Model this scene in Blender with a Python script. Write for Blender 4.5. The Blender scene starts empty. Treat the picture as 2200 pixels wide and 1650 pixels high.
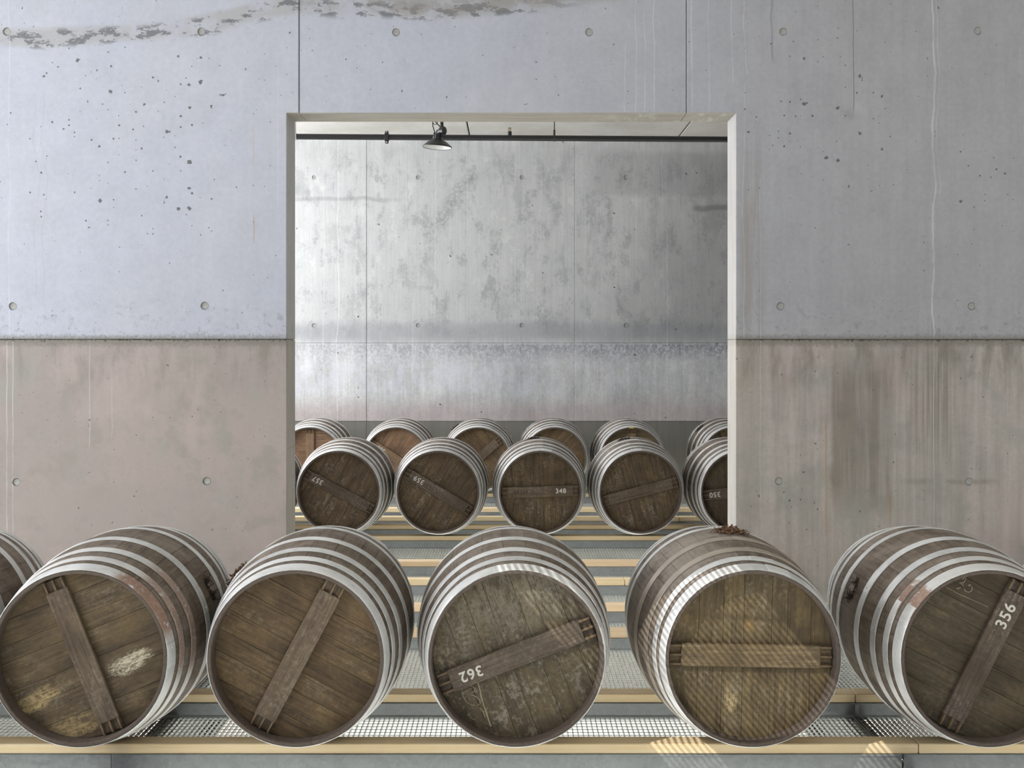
import bpy, math, random
from math import sin, cos, pi, radians, sqrt
import numpy as np

SC = bpy.context.scene
COL = SC.collection
random.seed(7)

# ------------------------------------------------------------------ camera
F = 2540.0            # focal length in pixels of the 2200 px wide frame
VX, VY = 1100.0, 745.0
D1 = 4.9              # distance of the first timber rail
H = 853.0 * D1 / F    # camera height above the rail tops
RAIL_Z = 0.112        # rail top above the grating
CZ = RAIL_Z + H

cam_d = bpy.data.cameras.new('camera')
cam = bpy.data.objects.new('camera', cam_d)
COL.objects.link(cam)
cam.location = (0, 0, CZ)
cam.rotation_euler = (pi / 2, 0, 0)
cam_d.sensor_fit = 'HORIZONTAL'
cam_d.sensor_width = 36.0
cam_d.lens = 36.0 * F / 2200.0
cam_d.shift_y = -(825.0 - VY) / 2200.0
cam_d.clip_start = 0.05
cam_d.clip_end = 100
SC.camera = cam

# ------------------------------------------------------------------ world, lights, exposure
vs = SC.view_settings
vs.view_transform = 'Standard'
vs.look = 'None'
vs.gamma = 1.0
vs.use_curve_mapping = False
vs.exposure = 0.12
SC.cycles.use_adaptive_sampling = True
SC.cycles.adaptive_threshold = 0.04
SC.cycles.adaptive_min_samples = 24
SC.cycles.max_bounces = 6
SC.cycles.diffuse_bounces = 3
SC.cycles.glossy_bounces = 2
SC.cycles.caustics_reflective = False
SC.cycles.caustics_refractive = False

world = bpy.data.worlds.new('world')
SC.world = world
world.use_nodes = True
wbg = world.node_tree.nodes['Background']
wbg.inputs['Color'].default_value = (0.95, 0.97, 1.0, 1)
wbg.inputs['Strength'].default_value = 0.36


def area(name, loc, rot, sx, sy, watts, col=(1, 1, 1)):
    l = bpy.data.lights.new(name, 'AREA')
    l.shape = 'RECTANGLE'
    l.size, l.size_y = sx, sy
    l.energy = watts
    l.color = col
    o = bpy.data.objects.new(name, l)
    o.location = loc
    o.rotation_euler = rot
    COL.objects.link(o)
    return o


XL, XR = -7.2, 7.2    # side walls
XB = -5.4             # side wall of the back hall
# daylight through the windows of the left walls (front hall, back hall)
area('daylight_front_hall', (XL + 0.1, 3.2, 2.7), (0, -pi / 2, 0), 2.6, 7.0, 470, (0.93, 0.96, 1.0))
area('daylight_back_hall', (XB + 0.1, 11.3, 2.9), (0, -pi / 2, 0), 2.2, 5.4, 420, (0.96, 0.98, 1.0))
# added area lights below the gratings, standing in for the sunlit lower floor
area('cellar_fill_front', (0, 2.4, -0.7), (0, 0, 0), 13.0, 8.0, 1700, (1.0, 0.985, 0.95))
area('cellar_fill_back', (0, 10.6, -0.7), (0, 0, 0), 13.0, 6.5, 1150, (1.0, 0.98, 0.94))


# sun through an added roof opening and unseen grating, striping the nearest barrels
SUN = (1.0, 0.9, -1.2)
sl = bpy.data.lights.new('sun', 'SUN')
sl.energy = 4.6
sl.angle = radians(0.2)
sl.color = (1.0, 0.95, 0.86)
so = bpy.data.objects.new('sun', sl)
so.rotation_euler = (math.atan2(sqrt(SUN[0] ** 2 + SUN[1] ** 2), -SUN[2]), 0, math.atan2(SUN[1], SUN[0]) - pi / 2)
COL.objects.link(so)


# ------------------------------------------------------------------ node expression helpers
def lin(r, g, b):
    f = lambda c: (c / 255 / 12.92) if c <= 10.31475 else ((c / 255 + 0.055) / 1.055) ** 2.4
    return (f(r), f(g), f(b), 1.0)


class S:
    """A float socket with arithmetic."""
    def __init__(self, nt, s):
        self.nt, self.s = nt, s

    def _m(self, op, b=None, c=None, rev=False, clamp=False):
        n = self.nt.nodes.new('ShaderNodeMath')
        n.operation = op
        n.use_clamp = clamp
        args = [self, b, c]
        if rev:
            args = [b, self, c]
        for i, a in enumerate(args):
            if a is None:
                continue
            if isinstance(a, S):
                self.nt.links.new(a.s, n.inputs[i])
            else:
                n.inputs[i].default_value = float(a)
        return S(self.nt, n.outputs[0])

    def __add__(self, o): return self._m('ADD', o)
    __radd__ = __add__
    def __mul__(self, o): return self._m('MULTIPLY', o)
    __rmul__ = __mul__
    def __sub__(self, o): return self._m('SUBTRACT', o)
    def __rsub__(self, o): return self._m('SUBTRACT', o, rev=True)
    def __truediv__(self, o): return self._m('DIVIDE', o)
    def __neg__(self): return self * -1.0
    def abs(self): return self._m('ABSOLUTE')
    def pow(self, e): return self._m('POWER', e)
    def sin(self): return self._m('SINE')
    def floor(self): return self._m('FLOOR')
    def max(self, o): return self._m('MAXIMUM', o)
    def min(self, o): return self._m('MINIMUM', o)
    def clamp(self): return self._m('ADD', 0.0, clamp=True)
    def gt(self, o): return self._m('GREATER_THAN', o)
    def lt(self, o): return self._m('LESS_THAN', o)

    def ss(self, a, b, lo=0.0, hi=1.0):
        """smoothstep from a to b, mapped to lo..hi"""
        n = self.nt.nodes.new('ShaderNodeMapRange')
        n.interpolation_type = 'SMOOTHSTEP'
        self.nt.links.new(self.s, n.inputs['Value'])
        if a > b:
            a, b, lo, hi = b, a, hi, lo
        n.inputs['From Min'].default_value = a
        n.inputs['From Max'].default_value = b
        n.inputs['To Min'].default_value = lo
        n.inputs['To Max'].default_value = hi
        return S(self.nt, n.outputs[0])

    def box(self, a, b, e):
        return self.ss(a - e, a + e) * self.ss(b + e, b - e)

    def curve(self, pts):
        """piecewise-linear y(x) from points, by chained map ranges"""
        n = self.nt.nodes.new('ShaderNodeFloatCurve')
        xs = [p[0] for p in pts]
        ys = [p[1] for p in pts]
        x0, x1, y0, y1 = min(xs), max(xs), min(ys), max(ys)
        q = (self - x0) / (x1 - x0)
        self.nt.links.new(q.clamp().s, n.inputs['Value'])
        c = n.mapping.curves[0]
        P = [((x - x0) / (x1 - x0), (y - y0) / (y1 - y0)) for x, y in pts]
        c.points[0].location = P[0]
        c.points[1].location = P[-1]
        for p in P[1:-1]:
            c.points.new(*p)
        for p in c.points:
            p.handle_type = 'VECTOR'
        n.mapping.update()
        return S(self.nt, n.outputs[0]) * (y1 - y0) + y0


class M:
    """A material under construction."""
    def __init__(self, name, rough=0.8, metal=0.0, spec=0.5):
        self.mat = bpy.data.materials.new(name)
        self.mat.use_nodes = True
        self.nt = self.mat.node_tree
        self.bsdf = self.nt.nodes['Principled BSDF']
        self.bsdf.inputs['Roughness'].default_value = rough
        self.bsdf.inputs['Metallic'].default_value = metal
        self.bsdf.inputs['Specular IOR Level'].default_value = spec

    def coords(self, kind='Object'):
        n = self.nt.nodes.new('ShaderNodeTexCoord')
        sp = self.nt.nodes.new('ShaderNodeSeparateXYZ')
        self.nt.links.new(n.outputs[kind], sp.inputs[0])
        return [S(self.nt, sp.outputs[i]) for i in range(3)]

    def rand(self):
        n = self.nt.nodes.new('ShaderNodeObjectInfo')
        return S(self.nt, n.outputs['Random'])

    def vec(self, x, y, z):
        n = self.nt.nodes.new('ShaderNodeCombineXYZ')
        for i, a in enumerate((x, y, z)):
            if isinstance(a, S):
                self.nt.links.new(a.s, n.inputs[i])
            else:
                n.inputs[i].default_value = a
        return n.outputs[0]

    def noise(self, x, y, z, scale=1.0, detail=4, rough=0.55, dist=0.0, w=None):
        n = self.nt.nodes.new('ShaderNodeTexNoise')
        if w is not None:
            n.noise_dimensions = '4D'
            if isinstance(w, S):
                self.nt.links.new(w.s, n.inputs['W'])
            else:
                n.inputs['W'].default_value = w
        self.nt.links.new(self.vec(x, y, z), n.inputs['Vector'])
        n.inputs['Scale'].default_value = scale
        n.inputs['Detail'].default_value = detail
        n.inputs['Roughness'].default_value = rough
        n.inputs['Distortion'].default_value = dist
        return S(self.nt, n.outputs['Fac'])

    def voro(self, x, y, z, scale=1.0, feature='F1', rnd=1.0, flat=False):
        n = self.nt.nodes.new('ShaderNodeTexVoronoi')
        if flat:
            n.voronoi_dimensions = '2D'
            y, z = z, 0.0
        n.feature = feature
        self.nt.links.new(self.vec(x, y, z), n.inputs['Vector'])
        n.inputs['Scale'].default_value = scale
        n.inputs['Randomness'].default_value = rnd
        d = S(self.nt, n.outputs['Distance'])
        if feature == 'DISTANCE_TO_EDGE':
            return d, None
        sp = self.nt.nodes.new('ShaderNodeSeparateColor')
        self.nt.links.new(n.outputs['Color'], sp.inputs[0])
        return d, S(self.nt, sp.outputs[0])

    def mix(self, fac, a, b, blend='MIX'):
        n = self.nt.nodes.new('ShaderNodeMix')
        n.data_type = 'RGBA'
        n.blend_type = blend
        n.clamp_factor = True
        for i, v in ((0, fac), (6, a), (7, b)):
            if isinstance(v, S):
                self.nt.links.new(v.s, n.inputs[i])
            elif hasattr(v, 'is_output'):
                self.nt.links.new(v, n.inputs[i])
            elif i == 0:
                n.inputs[0].default_value = v
            else:
                n.inputs[i].default_value = v if len(v) == 4 else (*v, 1)
        return n.outputs[2]

    def gain(self, col, s):
        """multiply a colour by a float"""
        n = self.nt.nodes.new('ShaderNodeVectorMath')
        n.operation = 'SCALE'
        if hasattr(col, 'is_output'):
            self.nt.links.new(col, n.inputs[0])
        else:
            n.inputs[0].default_value = col[:3]
        if isinstance(s, S):
            self.nt.links.new(s.s, n.inputs['Scale'])
        else:
            n.inputs['Scale'].default_value = s
        return n.outputs[0]

    def out(self, col=None, rough=None, bump=None, bdist=0.01, bstr=1.0, metal=None):
        L = self.nt.links
        if col is not None:
            if hasattr(col, 'is_output'):
                L.new(col, self.bsdf.inputs['Base Color'])
            else:
                self.bsdf.inputs['Base Color'].default_value = col if len(col) == 4 else (*col, 1)
        if rough is not None:
            L.new(rough.s, self.bsdf.inputs['Roughness'])
        if metal is not None:
            L.new(metal.s, self.bsdf.inputs['Metallic'])
        if bump is not None:
            b = self.nt.nodes.new('ShaderNodeBump')
            b.inputs['Distance'].default_value = bdist
            b.inputs['Strength'].default_value = bstr
            L.new(bump.s, b.inputs['Height'])
            L.new(b.outputs[0], self.bsdf.inputs['Normal'])
        return self.mat


# ------------------------------------------------------------------ mesh helpers
class MB:
    def __init__(self):
        self.v, self.f = [], []

    def add(self, vs_, fs_):
        b = len(self.v)
        self.v += [tuple(p) for p in vs_]
        self.f += [tuple(b + i for i in f) for f in fs_]

    def box(self, x0, x1, y0, y1, z0, z1):
        self.add([(x0, y0, z0), (x1, y0, z0), (x1, y1, z0), (x0, y1, z0), (x0, y0, z1), (x1, y0, z1), (x1, y1, z1), (x0, y1, z1)],
                 [(0, 3, 2, 1), (4, 5, 6, 7), (0, 1, 5, 4), (1, 2, 6, 5), (2, 3, 7, 6), (3, 0, 4, 7)])

    def extr_x(self, prof, x0, x1):
        """closed profile of (y,z), counter-clockwise seen from +x, extruded along x"""
        n = len(prof)
        self.add([(x0, y, z) for y, z in prof] + [(x1, y, z) for y, z in prof],
                 [tuple(reversed(range(n))), tuple(range(n, 2 * n))] + [(i, (i + 1) % n, n + (i + 1) % n, n + i) for i in range(n)])

    def bevbox(self, x0, x1, y0, y1, z0, z1, b):
        prof = [(y0 + b, z0), (y1 - b, z0), (y1, z0 + b), (y1, z1 - b), (y1 - b, z1), (y0 + b, z1), (y0, z1 - b), (y0, z0 + b)]
        n = 8
        cy, cz = (y0 + y1) / 2, (z0 + z1) / 2
        ins = [(cy + (y - cy) * (1 - 2 * b / (y1 - y0)), cz + (z - cz) * (1 - 2 * b / (z1 - z0))) for y, z in prof]
        rings = [[(x0, y, z) for y, z in ins], [(x0 + b, y, z) for y, z in prof], [(x1 - b, y, z) for y, z in prof], [(x1, y, z) for y, z in ins]]
        vs_ = sum(rings, [])
        fs = [tuple(reversed(range(n))), tuple(range(3 * n, 4 * n))]
        for r in range(3):
            for i in range(n):
                j = (i + 1) % n
                fs.append((r * n + i, r * n + j, (r + 1) * n + j, (r + 1) * n + i))
        self.add(vs_, fs)

    def tube(self, pts, r, n=8, caps=True):
        pts = [np.array(p, float) for p in pts]
        rr = r if hasattr(r, '__len__') else [r] * len(pts)
        rings = []
        up0 = None
        for i, p in enumerate(pts):
            a = pts[max(i - 1, 0)]
            b = pts[min(i + 1, len(pts) - 1)]
            t = (b - a) / np.linalg.norm(b - a)
            if up0 is None:
                up0 = np.array([0, 0, 1.0]) if abs(t[2]) < 0.9 else np.array([0, 1.0, 0])
            u = np.cross(t, up0)
            u /= np.linalg.norm(u)
            w = np.cross(u, t)
            rings.append([p + rr[i] * (cos(2 * pi * k / n) * u + sin(2 * pi * k / n) * w) for k in range(n)])
        fs = []
        for i in range(len(pts) - 1):
            for k in range(n):
                j = (k + 1) % n
                fs.append((i * n + k, i * n + j, (i + 1) * n + j, (i + 1) * n + k))
        if caps:
            fs.append(tuple(reversed(range(n))))
            fs.append(tuple((len(pts) - 1) * n + k for k in range(n)))
        self.add([q for r_ in rings for q in r_], fs)

    def lathe(self, prof, c=(0, 0, 0), n=32, close=False):
        """profile of (r,z) turned round the vertical axis through c"""
        vs_, fs = [], []
        for r, z in prof:
            for k in range(n):
                a = 2 * pi * k / n
                vs_.append((c[0] + r * cos(a), c[1] + r * sin(a), c[2] + z))
        m = len(prof)
        for i in range(m - 1):
            for k in range(n):
                j = (k + 1) % n
                fs.append((i * n + k, i * n + j, (i + 1) * n + j, (i + 1) * n + k))
        self.add(vs_, fs)

    def mesh(self, name, sharp=32):
        me = bpy.data.meshes.new(name)
        me.from_pydata(self.v, [], self.f)
        me.update()
        if sharp is not None:
            me.polygons.foreach_set('use_smooth', [True] * len(me.polygons))
            me.set_sharp_from_angle(angle=radians(sharp))
        return me


def link(name, me, mat=None, parent=None):
    o = bpy.data.objects.new(name, me)
    COL.objects.link(o)
    if parent is not None:
        o.parent = parent
    if mat is not None:
        if me.materials and me.materials[0] is None:
            o.material_slots[0].link = 'OBJECT'
            o.material_slots[0].material = mat
        elif not me.materials:
            me.materials.append(mat)
        elif me.materials[0] is not mat:
            o.material_slots[0].link = 'OBJECT'
            o.material_slots[0].material = mat
    return o


def empty(name, loc=(0, 0, 0), label=None, cat=None, group=None, kind=None):
    o = bpy.data.objects.new(name, None)
    o.empty_display_size = 0.1
    o.location = loc
    COL.objects.link(o)
    return tag(o, label, cat, group, kind)


def tag(o, label=None, cat=None, group=None, kind=None):
    for k, v in (('label', label), ('category', cat), ('group', group), ('kind', kind)):
        if v:
            o[k] = v
    return o


# depths of the rails (front edges), from the photo's rail spacing
RAILS = [1.0, 1.1435, 1.397, 1.535, 1.704, 1.850, 2.099, 2.227, 2.332, 2.458, 2.708, 2.853]
RAILS = [d * D1 for d in RAILS]
RW = 0.095            # timber width
RT = 0.042            # timber thickness
YW = 1.59 * D1        # front wall face
TW = 0.30             # its thickness
YB = 2.967 * D1       # back wall face
ZC = CZ + 2.547       # ceiling
ZL = -2.6             # floor of the hall below


def wx(px, d): return (px - VX) * d / F
def wz(py, d): return CZ - (py - VY) * d / F


oTz = wz(243, YW)     # head of the wall opening

# ------------------------------------------------------------------ materials
def concrete_front():
    m = M('concrete_front_wall', rough=0.75, spec=0.35)
    x, y, z = m.coords()
    k = F / YW
    u = x * k + VX
    v = VY - (z - CZ) * k
    U, V = u * 0.01, v * 0.01
    big = m.noise(U, y, V, 0.35, 4, 0.6)
    mid = m.noise(U, y, V, 1.6, 5, 0.6)
    fine = m.noise(U, y, V, 9.0, 4, 0.65)
    streak = m.noise(U * 6.0, y, V * 0.30, 1.0, 4, 0.6)
    streak2 = m.noise(U * 22.0, y, V * 0.22, 1.0, 3, 0.6)
    wob = m.noise(U * 0.6, y, V * 1.2, 1.0, 3, 0.5) - 0.5
    lower = v.ss(727, 733)
    upc = m.mix(big.ss(0.35, 0.7), lin(176, 179, 192), lin(179, 181, 191))
    upc = m.mix(u.ss(700, 1900), upc, lin(160, 160, 165))  # window light falloff painted in: greyer and darker to the right
    loc = m.mix(big.ss(0.35, 0.65), lin(154, 145, 142), lin(163, 152, 148))
    loc = m.mix(mid.ss(0.5, 0.68) * 0.6, loc, lin(144, 140, 134))
    loc = m.mix(u.ss(900, 1800), loc, m.mix((streak * 0.35 + mid * 0.35 + big * 0.3).ss(0.40, 0.62), lin(154, 149, 144), lin(178, 170, 166)))
    loc = m.mix((mid * 0.6 + fine * 0.4).ss(0.48, 0.60) * 0.35, loc, lin(136, 131, 122))
    loc = m.mix(m.noise(U, y, V, 0.9, 5, 0.65).ss(0.52, 0.66) * 0.45, loc, lin(146, 148, 142))
    loc = m.mix(m.noise(U + 7.0, y, V * 0.7, 0.7, 5, 0.62).ss(0.52, 0.64) * 0.5, loc, lin(172, 158, 155))
    c = m.mix(lower, upc, loc)
    g = (mid - 0.5) * 0.22 + (fine - 0.5) * 0.24 + (streak - 0.5) * 0.06 + (streak2 - 0.5) * 0.03 + 1.0
    # vertical streaking is stronger on the right half and below the joint
    g = g + (streak - 0.5) * (u.ss(1250, 1700) * 0.12 + lower * v.ss(1000, 760) * 0.08)
    c = m.gain(c, g)
    dark = lin(104, 105, 110)
    # the stain band along the top
    yc = u.curve([(-700, 120), (0, 86), (150, 84), (300, 78), (450, 58), (560, 32), (640, 16), (760, 24), (900, 30), (1040, 22), (1200, 8), (1500, -30), (3000, -60)])
    dv = v + wob * 26.0 - yc
    band = dv.box(-26, 12, 8.0) * u.ss(1400, 1150)
    patch = m.noise(U * 1.0, y, V * 2.2, 2.6, 6, 0.68)
    c = m.mix(band * mid.ss(0.3, 0.6) * 0.6, c, lin(158, 155, 152))
    c = m.mix(dv.box(-22, 15, 7.0) * patch.ss(0.51, 0.56) * u.ss(1300, 1100) * 0.85, c, dark)
    topd = dv.ss(14, -10) * u.box(642, 1350, 3) * 0.6
    c = m.mix(topd * (mid * 0.6 + fine * 0.4).ss(0.36, 0.56), c, lin(138, 134, 131))
    # horizontal joint: honeycombed edge above, dark ragged line below
    jn = m.noise(U, y, V, 14.0, 5, 0.7)
    jb = (v + (jn - 0.5) * 26.0).box(722, 742, 7.0)
    c = m.mix(jb * 0.75, c, lin(120, 117, 110))
    mott = m.noise(U, y, V, 5.5, 5, 0.72, 0.8)
    c = m.mix((v + wob * 40.0).ss(600, 712) * v.ss(735, 722) * mott.ss(0.54, 0.66) * 0.45, c, lin(120, 121, 122))
    run = m.noise(U * 1.5, y, V * 0.4, 1.3, 6, 0.68, 0.3)
    c = m.mix(v.ss(728, 745) * v.ss(900, 745) * run.ss(0.46, 0.66) * u.ss(500, 1700, 0.45, 0.7), c, lin(118, 111, 104))
    # brown run-off field on the right
    fld = (u + wob * 22.0).box(1788, 1915, 7.0) * (v + wob * 60.0).box(780, 1085, 50.0)
    c = m.mix(fld * streak.ss(0.30, 0.62) * 0.62, c, lin(104, 95, 84))
    c = m.mix(u.box(1960, 2050, 25) * v.box(740, 960, 90) * streak2.ss(0.4, 0.6) * 0.5, c, lin(112, 104, 90))
    c = m.mix(u.box(1590, 1640, 16) * v.box(300, 1000, 200) * streak.ss(0.4, 0.6) * 0.4, c, lin(128, 120, 104))
    c = m.mix((v + wob * 20.0).box(1030, 1040, 7) * u.box(1945, 2130, 30) * mid.ss(0.35, 0.55) * 0.55, c, lin(108, 98, 84))
    # pale washed fields low on the left
    c = m.mix(v.ss(980, 1120) * mid.ss(0.35, 0.7) * u.ss(620, 300) * 0.4, c, lin(172, 160, 159))
    # white lime runs and rusty runs: (u, v0, v1, half width, wobble, strength)
    W = lin(198, 199, 205)
    w2 = m.noise(U * 0.2, y, V * 0.9, 1.0, 3, 0.5) - 0.5
    for (u0, v0, v1, hw, wb, st) in ((2005, -60, 724, 2.6, 26, 0.75), (2014, -60, 420, 1.3, 30, 0.45), (1405, -60, 240, 2.0, 14, 0.6), (1385, 20, 240, 1.4, 18, 0.5),
                                     (1366, -20, 240, 1.6, 16, 0.5), (1342, 90, 240, 1.8, 12, 0.5), (1486, -60, 240, 2.2, 12, 0.55), (1523, -40, 240, 1.5, 16, 0.45), (1573, -30, 180, 1.6, 16, 0.45),
                                     (1602, -60, 160, 1.8, 30, 0.45), (1598, 180, 720, 1.3, 14, 0.35), (1634, 380, 1110, 1.2, 8, 0.4), (20, -40, 720, 1.6, 14, 0.5), (14, 735, 1150, 1.5, 8, 0.6), (27, 735, 1150, 1.2, 6, 0.6),
                                     (192, 735, 960, 1.4, 6, 0.4), (240, 760, 940, 1.2, 5, 0.35), (2007, 735, 1130, 1.4, 8, 0.55), (598, 150, 480, 1.4, 14, 0.4)):
        d = (u + w2 * wb - u0).abs()
        c = m.mix(d.ss(hw, hw * 0.35) * v.box(v0, v1, 10) * (mid.ss(0.3, 0.6) * 0.6 + 0.3) * st, c, W)
    for (u0, v0, v1, hw, wb, st, rgb) in ((1833, -60, 238, 1.3, 8, 0.75, (116, 92, 84)), (545, 272, 350, 2.2, 10, 0.5, (184, 164, 146)), (545, 462, 520, 1.8, 10, 0.6, (176, 146, 116)), (1776, 900, 1150, 1.6, 8, 0.6, (170, 124, 66)), (1913, 1060, 1130, 1.6, 6, 0.6, (160, 120, 62)),
                                           (95, 200, 660, 1.0, 40, 0.35, (150, 150, 158)), (78, 220, 640, 0.9, 40, 0.35, (150, 150, 158)), (1660, -40, 130, 3.0, 20, 0.4, (112, 112, 112))):
        d = (u + w2 * wb - u0).abs()
        c = m.mix(d.ss(hw, hw * 0.3) * v.box(v0, v1, 10) * st, c, lin(*rgb))
    # bug holes: two sizes, with denser clouds where the photo has them
    sh = m.noise(U, y, V, 22.0, 3, 0.6) - 0.5
    den = (u.box(60, 480, 90) * v.box(110, 480, 60)).max(u.box(1600, 1880, 70) * v.box(130, 370, 60)).max(u.box(1640, 1800, 60) * v.box(1000, 1130, 40)).max(u.box(2060, 2200, 60) * v.box(330, 480, 50))
    sh2 = m.noise(U, y, V, 13.0, 3, 0.6) - 0.5
    d1, r1 = m.voro(u + sh * 11.0, y, v + sh2 * 11.0, 1 / 24.0, flat=True)
    h1 = (d1 * 24.0).lt((r1 + den * 0.09 - 0.945).max(0.0) * 34.0)
    d2, r2 = m.voro(u + 331.0 + sh2 * 5.0, y, v + sh * 5.0, 1 / 12.0, flat=True)
    h2 = (d2 * 12.0).lt((r2 + den * 0.05 - 0.945).max(0.0) * 24.0)
    holes = h1.max(h2)
    c = m.mix(holes * 0.85, c, lin(84, 84, 84))
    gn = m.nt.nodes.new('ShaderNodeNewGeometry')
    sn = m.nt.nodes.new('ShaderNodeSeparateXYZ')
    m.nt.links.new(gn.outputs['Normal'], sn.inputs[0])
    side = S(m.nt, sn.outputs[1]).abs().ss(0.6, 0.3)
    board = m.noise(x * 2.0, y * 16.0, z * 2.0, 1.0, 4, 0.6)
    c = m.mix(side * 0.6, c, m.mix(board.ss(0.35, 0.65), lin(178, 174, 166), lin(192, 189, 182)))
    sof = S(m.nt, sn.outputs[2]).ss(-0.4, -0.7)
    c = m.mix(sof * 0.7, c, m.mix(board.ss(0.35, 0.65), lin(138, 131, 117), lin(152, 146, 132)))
    lime = m.noise(x * 9.0, y * 3.0, z * 9.0, 1.0, 5, 0.7)
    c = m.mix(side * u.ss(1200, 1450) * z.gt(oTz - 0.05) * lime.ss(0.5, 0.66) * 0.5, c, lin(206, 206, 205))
    dent = (((u - 1834) * (u - 1834) + (v - 240) * (v - 240)) * -0.004)
    dent = S(m.nt, dent.s)._m('EXPONENT')
    bump = (fine - 0.5) * 0.05 + (mid - 0.5) * 0.12 - holes * 0.35 - jb * jn * 0.4 - dent * 1.6
    return m.out(c, bump=bump, bdist=0.012, bstr=0.7)


def concrete_back():
    m = M('concrete_back_wall', rough=0.75, spec=0.35)
    x, y, z = m.coords()
    k = F / YB
    u = x * k + VX
    v = VY - (z - CZ) * k
    U, V = u * 0.01, v * 0.01
    big = m.noise(U * 1.5, y, V * 0.75, 0.75, 6, 0.68, 0.3)
    mid = m.noise(U * 1.6, y, V, 1.8, 6, 0.68)
    gr = m.noise(U, y, V, 16.0, 4, 0.75)
    st = m.noise(U * 10.0, y, V * 0.7, 1.0, 5, 0.65)
    st2 = m.noise(U * 32.0, y, V * 0.5, 1.0, 3, 0.6)
    wob = m.noise(U, y, V, 1.2, 4, 0.55) - 0.5
    c = m.mix(big.ss(0.3, 0.7), lin(180, 182, 184), lin(206, 206, 206))
    g = 1.0 + (mid - 0.5) * 0.6 + (st - 0.5) * 0.55 + (st2 - 0.5) * 0.22 + (gr - 0.5) * 0.5
    sq0 = mid * 0.5 + st * 0.5
    fs = m.noise(U * 70.0, y, V * 1.4, 1.0, 3, 0.6)
    sp2 = m.noise(U, y, V, 48.0, 3, 0.7)
    g = g + (fs - 0.5) * 0.22 + (sp2 - 0.5) * (0.25 + sq0.ss(0.45, 0.6) * 0.55)
    c = m.gain(c, g)
    # mottled patches
    sq = mid * 0.42 + st * 0.28 + gr * 0.18 + sp2 * 0.12
    c = m.mix(sq.ss(0.49, 0.60) * v.box(330, 720, 30) * 0.5, c, lin(128, 130, 131))
    bq = big * 0.5 + mid * 0.2 + gr * 0.16 + sp2 * 0.14
    c = m.mix(bq.ss(0.485, 0.57) * v.box(310, 735, 25) * 0.5, c, lin(142, 144, 147))
    c = m.mix(bq.ss(0.47, 0.40) * v.box(310, 735, 25) * 0.6, c, lin(214, 214, 212))
    c = m.mix(sq.ss(0.47, 0.38) * v.box(330, 720, 40) * 0.6, c, lin(206, 206, 204))
    c = m.mix(((u - 940) + (v - 480) * 0.75 + wob * 60.0).box(-20, 20, 18) * v.box(380, 500, 25) * (gr * 0.6 + st * 0.4).ss(0.38, 0.58) * 0.6, c, lin(128, 129, 133))
    c = m.mix((v + wob * 20.0).box(424, 432, 3) * u.box(560, 850, 40) * 0.35, c, lin(120, 120, 120))
    c = m.mix((v + wob * 14.0).box(440, 452, 4) * u.box(1490, 1750, 12) * 0.5, c, lin(92, 92, 94))
    c = m.mix((v + wob * 24.0).box(328, 420, 8) * u.ss(1240, 1300) * 0.25, c, lin(120, 122, 122))
    c = m.mix((u * 1.0 + v * 0.35 + wob * 160.0).ss(1480, 1720) * v.box(320, 740, 40) * 0.42, c, m.gain(lin(96, 97, 98), 1.0 + (st - 0.5) * 0.8))  # darker concrete patches, with the light's falloff to the right painted in
    # darker courses round the joint, lime blooms below it
    c = m.mix((v + wob * 26.0).box(694, 732, 12) * 0.38, c, lin(128, 131, 139))
    c = m.mix(v.ss(737, 742) * v.ss(790, 742) * u.ss(680, 1250, 0.35, 0.8) * 0.7, c, lin(104, 106, 114))
    b1 = (m.noise(U, y, V * 0.8, 4.5, 5, 0.65, 0.8) - 0.5).abs()
    b2 = (m.noise(U * 1.3, y, V * 0.6, 8.0, 4, 0.65, 0.5) - 0.5).abs()
    bloom = b1.ss(0.045, 0.004).max(b2.ss(0.05, 0.004) * 0.8) * gr.ss(0.36, 0.55)
    c = m.mix(bloom * v.ss(734, 740) * (v + wob * 70.0).ss(815, 752) * 0.65, c, lin(214, 216, 226))
    c = m.mix((v + wob * 50.0).box(780, 840, 22) * u.ss(1500, 900, 0.2, 1.0) * mid.ss(0.4, 0.6) * 0.4, c, lin(202, 204, 220))
    # warm bounce light painted in above the foot
    c = m.mix((v + wob * 20.0).ss(838, 893) * 0.45, c, lin(150, 124, 120))
    c = m.mix(v.ss(903, 905), c, m.gain(lin(112, 110, 104), 1.0 + (st - 0.5) * 0.5))  # shade over the wall foot painted in as a darker tone
    w2 = m.noise(U * 0.3, y, V * 1.1, 1.0, 3, 0.5) - 0.5
    W = lin(226, 228, 232)
    for (u0, v0, v1, hw, wb, s) in ((725, 280, 905, 1.6, 22, 0.6), (695, 290, 900, 1.0, 10, 0.4), (871, 300, 620, 1.0, 8, 0.4), (886, 640, 760, 1.0, 4, 0.4), (935, 300, 700, 0.9, 6, 0.35), (1003, 300, 520, 1.3, 14, 0.4), (1010, 420, 700, 1.0, 8, 0.35),
                                    (1163, 300, 720, 0.9, 5, 0.3), (1434, 480, 905, 0.9, 5, 0.45), (1424, 330, 480, 1.2, 14, 0.35), (1368, 400, 560, 1.2, 10, 0.3)):
        d = (u + w2 * wb - u0).abs()
        c = m.mix(d.ss(hw * 0.8, hw * 0.2) * v.box(v0, v1, 10) * gr.ss(0.3, 0.55) * s * 0.8, c, W)
    sh = m.noise(U, y, V, 30.0, 3, 0.6) - 0.5
    d1, r1 = m.voro(u + sh * 8.0, y, v + sh * 7.0, 1 / 22.0, flat=True)
    h1 = (d1 * 22.0).lt((r1 - 0.955).max(0.0) * 42.0)
    c = m.mix(h1 * 0.9, c, lin(50, 50, 50))
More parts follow.
